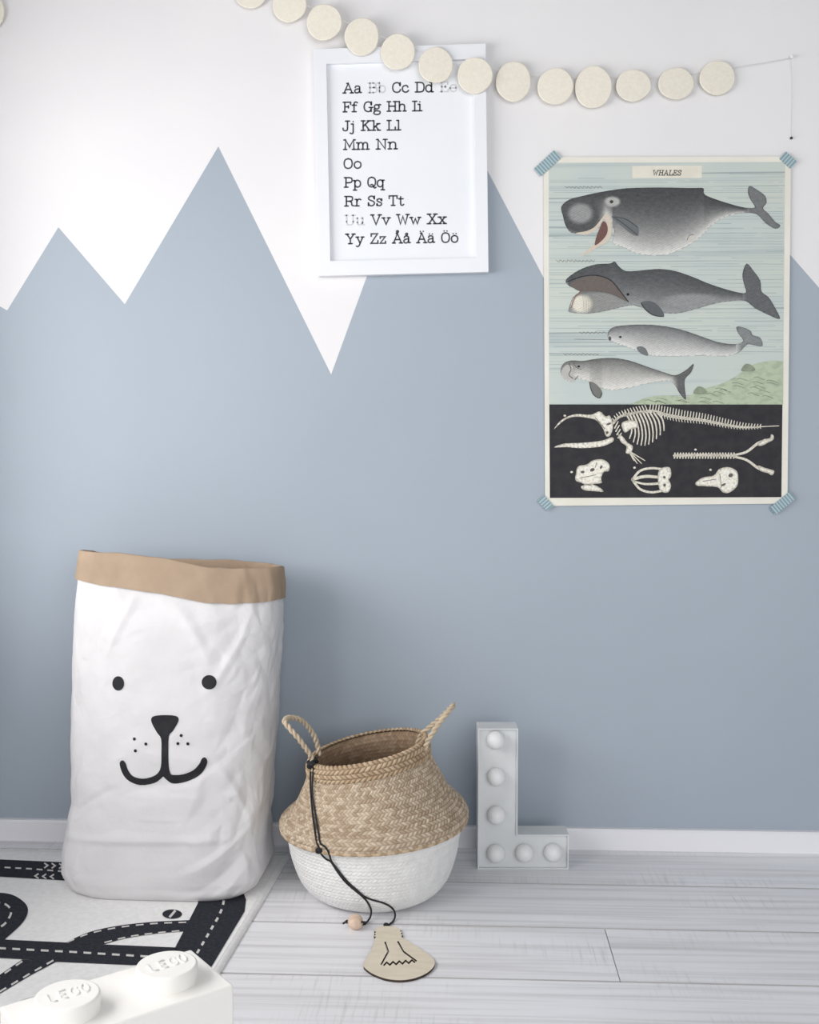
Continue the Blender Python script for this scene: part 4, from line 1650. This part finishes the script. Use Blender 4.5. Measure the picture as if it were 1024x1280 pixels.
right = [(138, 500), (160, 478), (200, 455), (250, 440), (300, 437), (318, 430), (332, 447), (360, 465), (420, 462), (480, 457), (540, 465), (600, 485), (660, 510), (720, 530),
         (770, 543), (798, 543), (790, 510), (785, 475), (800, 437), (826, 465), (850, 500), (855, 540), (880, 560), (905, 600), (922, 640), (880, 625), (830, 600), (795, 574),
         (740, 575), (680, 585), (600, 608), (540, 620), (480, 616), (415, 598), (380, 590), (330, 600), (280, 612), (220, 620), (155, 616), (150, 600), (165, 560), (190, 538), (152, 520)]
whale('bowhead_whale_print', right, P3, (86, 88, 90), (158, 160, 160), curve=1.5, tailx=790, tailc=(104, 106, 108),
      marks=((600, 575, 110, 28, (150, 152, 152)), (260, 580, 90, 40, (148, 148, 146)), (196, 585, 40, 34, (228, 223, 208))))
blob('mouth_print', [(156, 511), (200, 487), (250, 483), (300, 500), (338, 540), (366, 577), (300, 548), (240, 540), (190, 538), (165, 525)], P3, (112, 104, 100), 4)
ink('jaw_hatch', [([(200 + 6 * i, 548 + i), (203 + 6 * i, 575 + 3 * i), (205 + 5 * i, 612 - i)], 0.35) for i in range(7)], P3, (150, 146, 138), 4)
ink('mouth_lines', [([(158, 600), (172, 562), (196, 540)], 1.2)], P3, (150, 120, 104), 6)
ink('mouth_lines', [([(140, 505), (200, 484), (255, 481), (305, 500), (340, 542), (368, 577)], 1.0)], P3, (52, 52, 54), 6)
blob('fin_print', [(414, 580), (452, 575), (484, 598), (498, 630), (460, 628), (430, 608)], P3, (100, 103, 106), 4)
ink('fin_lines', [([(414, 582), (432, 606), (462, 627), (496, 631)], 0.9)], P3, (56, 58, 60), 5)
blob('eye_print', ell(366, 550, 5, 5, 8), P3, (40, 40, 42), 5)

beluga = [(295, 42), (320, 24), (400, 17), (480, 20), (560, 35), (640, 62), (700, 82), (760, 88), (788, 76), (770, 50), (763, 25), (790, 28), (815, 40), (822, 55), (850, 65),
          (858, 95), (825, 92), (802, 90), (770, 120), (720, 133), (640, 130), (560, 133), (480, 133), (440, 128), (405, 115), (360, 98), (320, 85), (300, 76), (292, 62)]
whale('beluga_print', beluga, P4, (104, 106, 107), (224, 224, 220), curve=0.75, tailx=770, tailc=(138, 141, 142))
blob('fin_print', [(398, 100), (415, 96), (432, 106), (440, 130), (420, 126), (404, 114)], P4, (120, 122, 124), 4)
blob('eye_print', ell(338, 62, 5, 4, 8), P4, (60, 60, 60), 4)
blob('eye_print', ell(300, 68, 5, 8, 8), P4, (95, 92, 90), 4)

manatee = [(119, 190), (130, 160), (160, 148), (200, 150), (250, 142), (310, 139), (370, 148), (440, 172), (500, 192), (540, 202), (580, 182), (606, 160), (598, 190), (575, 216),
           (574, 250), (578, 292), (555, 268), (535, 235), (510, 222), (440, 232), (360, 250), (300, 257), (265, 250), (272, 270), (262, 285), (240, 275), (228, 250),
           (222, 226), (182, 214), (165, 226), (135, 218)]
whale('dugong_print', manatee, P4, (100, 101, 100), (228, 226, 220), curve=0.7, tailx=540, tailc=(104, 105, 105))
blob('fin_print', [(226, 226), (246, 232), (264, 250), (272, 268), (262, 285), (240, 274), (229, 250)], P4, (124, 124, 122), 4)
ink('fin_lines', [([(226, 228), (230, 250), (241, 274), (262, 285), (271, 268)], 0.9)], P4, (60, 60, 60), 5)
blob('snout_print', [(124, 190), (140, 165), (165, 170), (160, 195), (178, 212), (160, 222), (136, 214)], P4, (190, 188, 184), 4)
ink('snout_lines', [([(150, 160), (158, 180), (150, 200), (165, 214)], 0.9), ([(165, 155), (180, 175), (196, 180)], 0.6), ([(172, 218), (184, 204)], 0.8)], P4, (80, 80, 80), 5)
blob('eye_print', ell(186, 170, 5, 4, 8), P4, (55, 55, 55), 5)

# ---- skeletons
bone = []
bone_groups = []
_bstart = [0]


def group_bones(name):
    bone_groups.append((name, _bstart[0], len(bone)))
    _bstart[0] = len(bone)


def bpoly(pts, smooth=True):
    P = [P4(*p) for p in catmull(pts, 4, True)]
    v, f = fill(P, 1.2)
    A = np.array(P)
    cols = []
    for x, y in v:
        k = min(1.0, np.min(np.hypot(A[:, 0] - x, A[:, 1] - y)) / 2.6)
        k = 0.25 + 0.75 * k + 0.55 * noise.noise(Vector((x * 0.42, y * 0.42, 3)))
        cols.append(lin(np.clip(np.array((138, 132, 120)) + (np.array((240, 235, 221)) - np.array((138, 132, 120))) * k, 60, 245)))
    pprint('bone_print', [(v, f)], M_VC, 2.5, cols)


def bstroke(pts, w_, w1=None):
    bone.append(ribbon([P4(*p) for p in catmull(pts, 5)], w_ * K, (w1 if w1 is not None else w_) * K))


bpoly([(95, 400), (122, 366), (170, 345), (230, 346), (262, 334), (284, 352), (300, 350), (312, 385), (302, 422), (286, 425), (274, 396), (254, 370), (228, 360), (172, 354), (132, 368)])
bpoly([(95, 466), (132, 452), (200, 449), (270, 441), (308, 428), (312, 444), (272, 462), (200, 469), (142, 465)])
group_bones('skull_print')
sp = catmull([(312, 378), (330, 358), (360, 346), (410, 336), (460, 332), (510, 345), (570, 356), (640, 364), (720, 380), (800, 391), (918, 387)], 12)
bstroke(sp[::4], 9, 3)
S = np.array(sp)
acc = np.concatenate([[0], np.cumsum(np.linalg.norm(np.diff(S, axis=0), axis=1))])
for i in range(52):
    u = acc[-1] * (i + .5) / 58
    x, y = np.interp(u, acc, S[:, 0]), np.interp(u, acc, S[:, 1])
    h_ = np.interp(i, [0, 10, 20, 40, 52], [14, 20, 26, 18, 8])
    bstroke([(x - 4, y + h_ * .25), (x + 1, y - h_ * .2), (x - 6 + 10 * (i > 12), y - h_)], 5.2, 3.4)
    if i > 16:
        bstroke([(x, y), (x + 4, y + h_ * 0.75)], 4, 2.5)
group_bones('spine_print')
for i in range(10):
    x = 378 + 13 * i
    l_ = [95, 108, 116, 120, 120, 116, 108, 96, 82, 66][i]
    y = 338
    bstroke([(x - 22, y), (x - 4, y + l_ * .35), (x + 2, y + l_ * .7), (x - 6 + i, y + l_)], 6.5, 4.2)
group_bones('rib_print')
bpoly([(344, 376), (372, 366), (398, 372), (402, 392), (376, 400), (356, 412), (346, 398)])
bpoly([(330, 420), (345, 424), (365, 448), (384, 462), (376, 488), (358, 486), (360, 462), (340, 446)])
for dx, dy in ((60, 40), (48, 52), (32, 52), (20, 40)):
    bstroke([(368, 478), (368 + dx * .5, 478 + dy * .45), (368 + dx, 478 + dy * .9)], 4.5, 3)
for i in range(4):
    bstroke([(318 + 4 * i, 395 + 12 * i), (330 + 4 * i, 372 + 14 * i)], 5, 4)
group_bones('flipper_bone_print')
bstroke([(535, 496), (640, 494), (760, 496)], 9)
for i in range(22):
    bstroke([(538 + 10.3 * i, 487), (536 + 10.3 * i, 505)], 5.5)
bstroke([(756, 494), (800, 482), (840, 452), (872, 440)], 8, 11)
bpoly([(838, 456), (862, 436), (884, 432), (890, 418), (900, 424), (898, 438), (880, 448), (856, 460)])
bstroke([(756, 500), (800, 512), (840, 540), (872, 552)], 8, 11)
bpoly([(842, 532), (866, 540), (888, 546), (902, 552), (894, 568), (876, 560), (850, 552)])
group_bones('forked_bone_print')
bpoly([(176, 560), (184, 535), (215, 528), (240, 512), (275, 510), (298, 528), (296, 552), (278, 556), (268, 580), (270, 596), (240, 600), (215, 604), (196, 596), (174, 586)])
bpoly([(195, 608), (230, 600), (262, 612), (276, 628), (240, 626), (205, 622)])
group_bones('skull_print')
bstroke([(382, 584), (410, 552), (450, 542), (490, 545)], 9, 8)
bstroke([(382, 584), (410, 618), (450, 630), (490, 625)], 9, 8)
bstroke([(384, 582), (430, 572), (478, 575)], 12, 10)
bstroke([(386, 590), (430, 600), (478, 598)], 7, 9)
bpoly([(476, 560), (492, 540), (520, 540), (524, 570), (516, 585), (524, 605), (514, 630), (490, 628), (478, 606)])
group_bones('skull_print')
bpoly([(614, 594), (640, 576), (680, 568), (700, 545), (735, 538), (764, 552), (770, 580), (764, 610), (735, 632), (712, 630), (694, 612), (650, 608), (618, 606)])
group_bones('skull_print')
for nm, a_, b_ in bone_groups:
    if b_ > a_:
        props(pprint(nm, bone[a_:b_], M_BONE, 2), kind='stuff' if b_ - a_ > 1 else None)
hol = []
for (x, y, rx, ry) in ((290, 412, 6, 5), (296, 380, 4, 9), (236, 548, 9, 6), (200, 556, 5, 7), (268, 538, 7, 4), (499, 575, 5, 5), (500, 604, 6, 5), (742, 568, 9, 7), (716, 602, 9, 4)):
    hol.append(fill([P4(*p) for p in ell(x, y, rx, ry, 12, rx * .3)]))
for (x0, y0, x1, y1) in ((246, 356, 282, 398), (702, 562, 708, 612), (640, 590, 690, 582), (190, 578, 250, 566), (214, 600, 232, 606), (252, 520, 246, 540)):
    hol.append(ribbon([P4(x0, y0), P4(x1, y1)], 0.7))
props(pprint('skeleton_shadow', hol, mat('poster_bone_shadow_ink', (92, 88, 84), 0.8, (110, 104, 98), (100, 100, 100)), 3.5), kind='stuff')
dots = [fill([P4(*p) for p in ell(x, y, 5, 4, 8)]) for x, y in ((135, 350), (613, 474), (160, 556), (390, 540), (668, 548))]
for one in dots:
    pprint('figure_number', [one], M_BONE, 2)


# ---- washi tape
def tape(px, py, L_, w_, rot, label):
    c = on_wall(px, py, PO + 0.0022)
    pxm = (on_wall(px + 10, py, PO).x - on_wall(px, py, PO).x) / 10
    L_, w_ = L_ * pxm, w_ * pxm
    ax_ = Vector((math.cos(rot), 0, math.sin(rot)))
    up = Vector((-math.sin(rot), 0, math.cos(rot)))
    top, botm = [], []
    n_ = 6
    for s in (-1, 1):
        edge = []
        for k in range(n_ + 1):
            t = -1 + 2 * k / n_
            jag = (0.0008 if k % 2 else -0.0003)
            edge.append(c + ax_ * (s * (L_ / 2 + jag)) + up * (t * w_ / 2))
        top.append(edge)
    poly = top[0] + top[1][::-1]
    V, Fc = prism(poly, (0, 0.0012, 0))
    o = add('washi_tape', V, Fc, M_TAPE, None, base=c)
    # lay the object's own X along the strip so that the stripes cross it
    Rm = np.array([[math.cos(rot), 0, math.sin(rot)], [0, 1, 0], [-math.sin(rot), 0, math.cos(rot)]])
    for vv in o.data.vertices:
        vv.co = Vector(Rm @ np.array(vv.co))
    o.rotation_euler = (0, -rot, 0)
    fix_normals(o)
    props(o, label, 'tape', 'strips of washi tape on the poster corners')
    return o


tape(684.5, 204, 34, 13, math.radians(42), 'teal patterned tape strip on poster corner nearest the alphabet frame')
tape(985.5, 200, 19, 12, math.radians(-42), 'teal patterned tape strip on poster corner below the hanging thread')
tape(682, 629, 17, 11, math.radians(-48), 'small teal tape strip on poster corner beside the skull prints, above the basket')
tape(978.5, 629, 32, 12, math.radians(40), 'teal patterned tape strip on poster corner below the forked bone print')

# ================================================================== GARLAND
gt = thing('felt_garland', 'garland of cream felt discs strung across the white wall and frame', 'garland', on_wall(642, 80, 0.01))
discs = [(362, 6, 21.5, 21), (405.5, 28, 22, 22), (452.5, 46, 21.5, 23), (497.5, 65, 21.5, 22), (545, 81.5, 21.5, 22), (594, 94.5, 22, 22), (642, 102, 22, 24.5),
         (694.5, 108, 22.5, 22.5), (742, 109, 23, 26), (792, 107, 22, 19.5), (845.5, 104.5, 22.5, 19.8), (897, 97.5, 22.5, 21)]
hidden = [(314, -12, 22, 22), (262, -30, 22, 22), (92, -64, 22, 22), (38, -34, 22, 22), (-16, 15, 22, 22), (-70, 30, 22, 22)]


def depth_at(px):
    return float(np.interp(px, [330, 385, 430, 600, 640, 900], [0.010, 0.020, 0.0290, 0.0290, 0.016, 0.009]))


for (x, y, rx, ry) in discs + hidden:
    dep = depth_at(x)
    c = on_wall(x, y, dep)
    k = (on_wall(x + 10, y, dep).x - c.x) / 10
    ph = rng.random() * 6
    tiltx, tilty = (rng.random() - .5) * 0.10, (rng.random() - .5) * 0.12
    n_ = 44
    V = []
    rings = [(1.0, 0.0010), (1.0, -0.0010), (0.96, -0.0020), (0.5, -0.0022)]
    for (rr, dd) in rings:
        for i in range(n_):
            a = 2 * PI * i / n_
            w_ = 1 + 0.010 * math.sin(3 * a + ph) + 0.008 * math.sin(5 * a + 2 * ph)
            lx_, lz_ = rx * k * rr * w_ * math.cos(a), ry * k * rr * w_ * math.sin(a)
            V.append(c + Vector((lx_, dd + lx_ * tilty + lz_ * tiltx, lz_)))
    Fc = [tuple(range(n_))]
    for j in range(3):
        for i in range(n_):
            a, b = j * n_ + i, j * n_ + (i + 1) % n_
            Fc.append((a, b, b + n_, a + n_))
    Fc.append(tuple(range(3 * n_, 4 * n_)))
    fix_normals(add('felt_disc', V, Fc, M_FELT, gt))
order = [(-120, 40), (-70, 18), (-16, 4), (38, -46), (92, -76), (180, -110), (262, -42), (314, -24)] + [(x, y - 0.5 * ry) for x, y, rx, ry in discs] + [(945, 80), (989, 72.5)]
path = [on_wall(x, y, max(0.0015, depth_at(x) - 0.0018) if x < 940 else (0.008 if x < 980 else 0.006)) for x, y in order]
v, f = tube([Vector(p) for p in catmull([tuple(p) for p in path], 5)], 0.0005, 6)
add('thread', v, f, M_THREAD, gt, smooth=True)
v, f = tube([on_wall(989, 72, 0.006), on_wall(990.5, 100, 0.003), on_wall(990, 135, 0.0025), on_wall(989.5, 171, 0.0025)], 0.0004, 6)
add('thread_tail', v, f, M_THREAD, gt, smooth=True)
v, f = sphere_vf(on_wall(989.5, 172.5, 0.0032), 0.0028, 12, 8)
add('thread_end_bead', v, f, M_DARKDOT, gt, smooth=True)
for (x, y) in ((989, 72), (180, -110)):
    p = on_wall(x, y, 0.0)
    V, Fc = [], []
    for (d_, r_) in ((0.0, 0.0012), (0.006, 0.0012), (0.006, 0.004), (0.0085, 0.0035), (0.0095, 0.0015)):
        for k in range(14):
            a = 2 * PI * k / 14
            V.append(p + Vector((r_ * math.cos(a), -d_, r_ * math.sin(a))))
    for j in range(4):
        for k in range(14):
            Fc.append((j * 14 + k, j * 14 + (k + 1) % 14, j * 14 + 14 + (k + 1) % 14, j * 14 + 14 + k))
    Fc.append(tuple(range(56, 70)))
    pin = fix_normals(add('push_pin', V, Fc, M_PIN, None, base=p))
    props(pin, 'white push pin in the wall where the garland thread ends and hangs' if x > 900 else 'white push pin holding the highest point of the garland thread', 'pin', 'pins holding the garland')
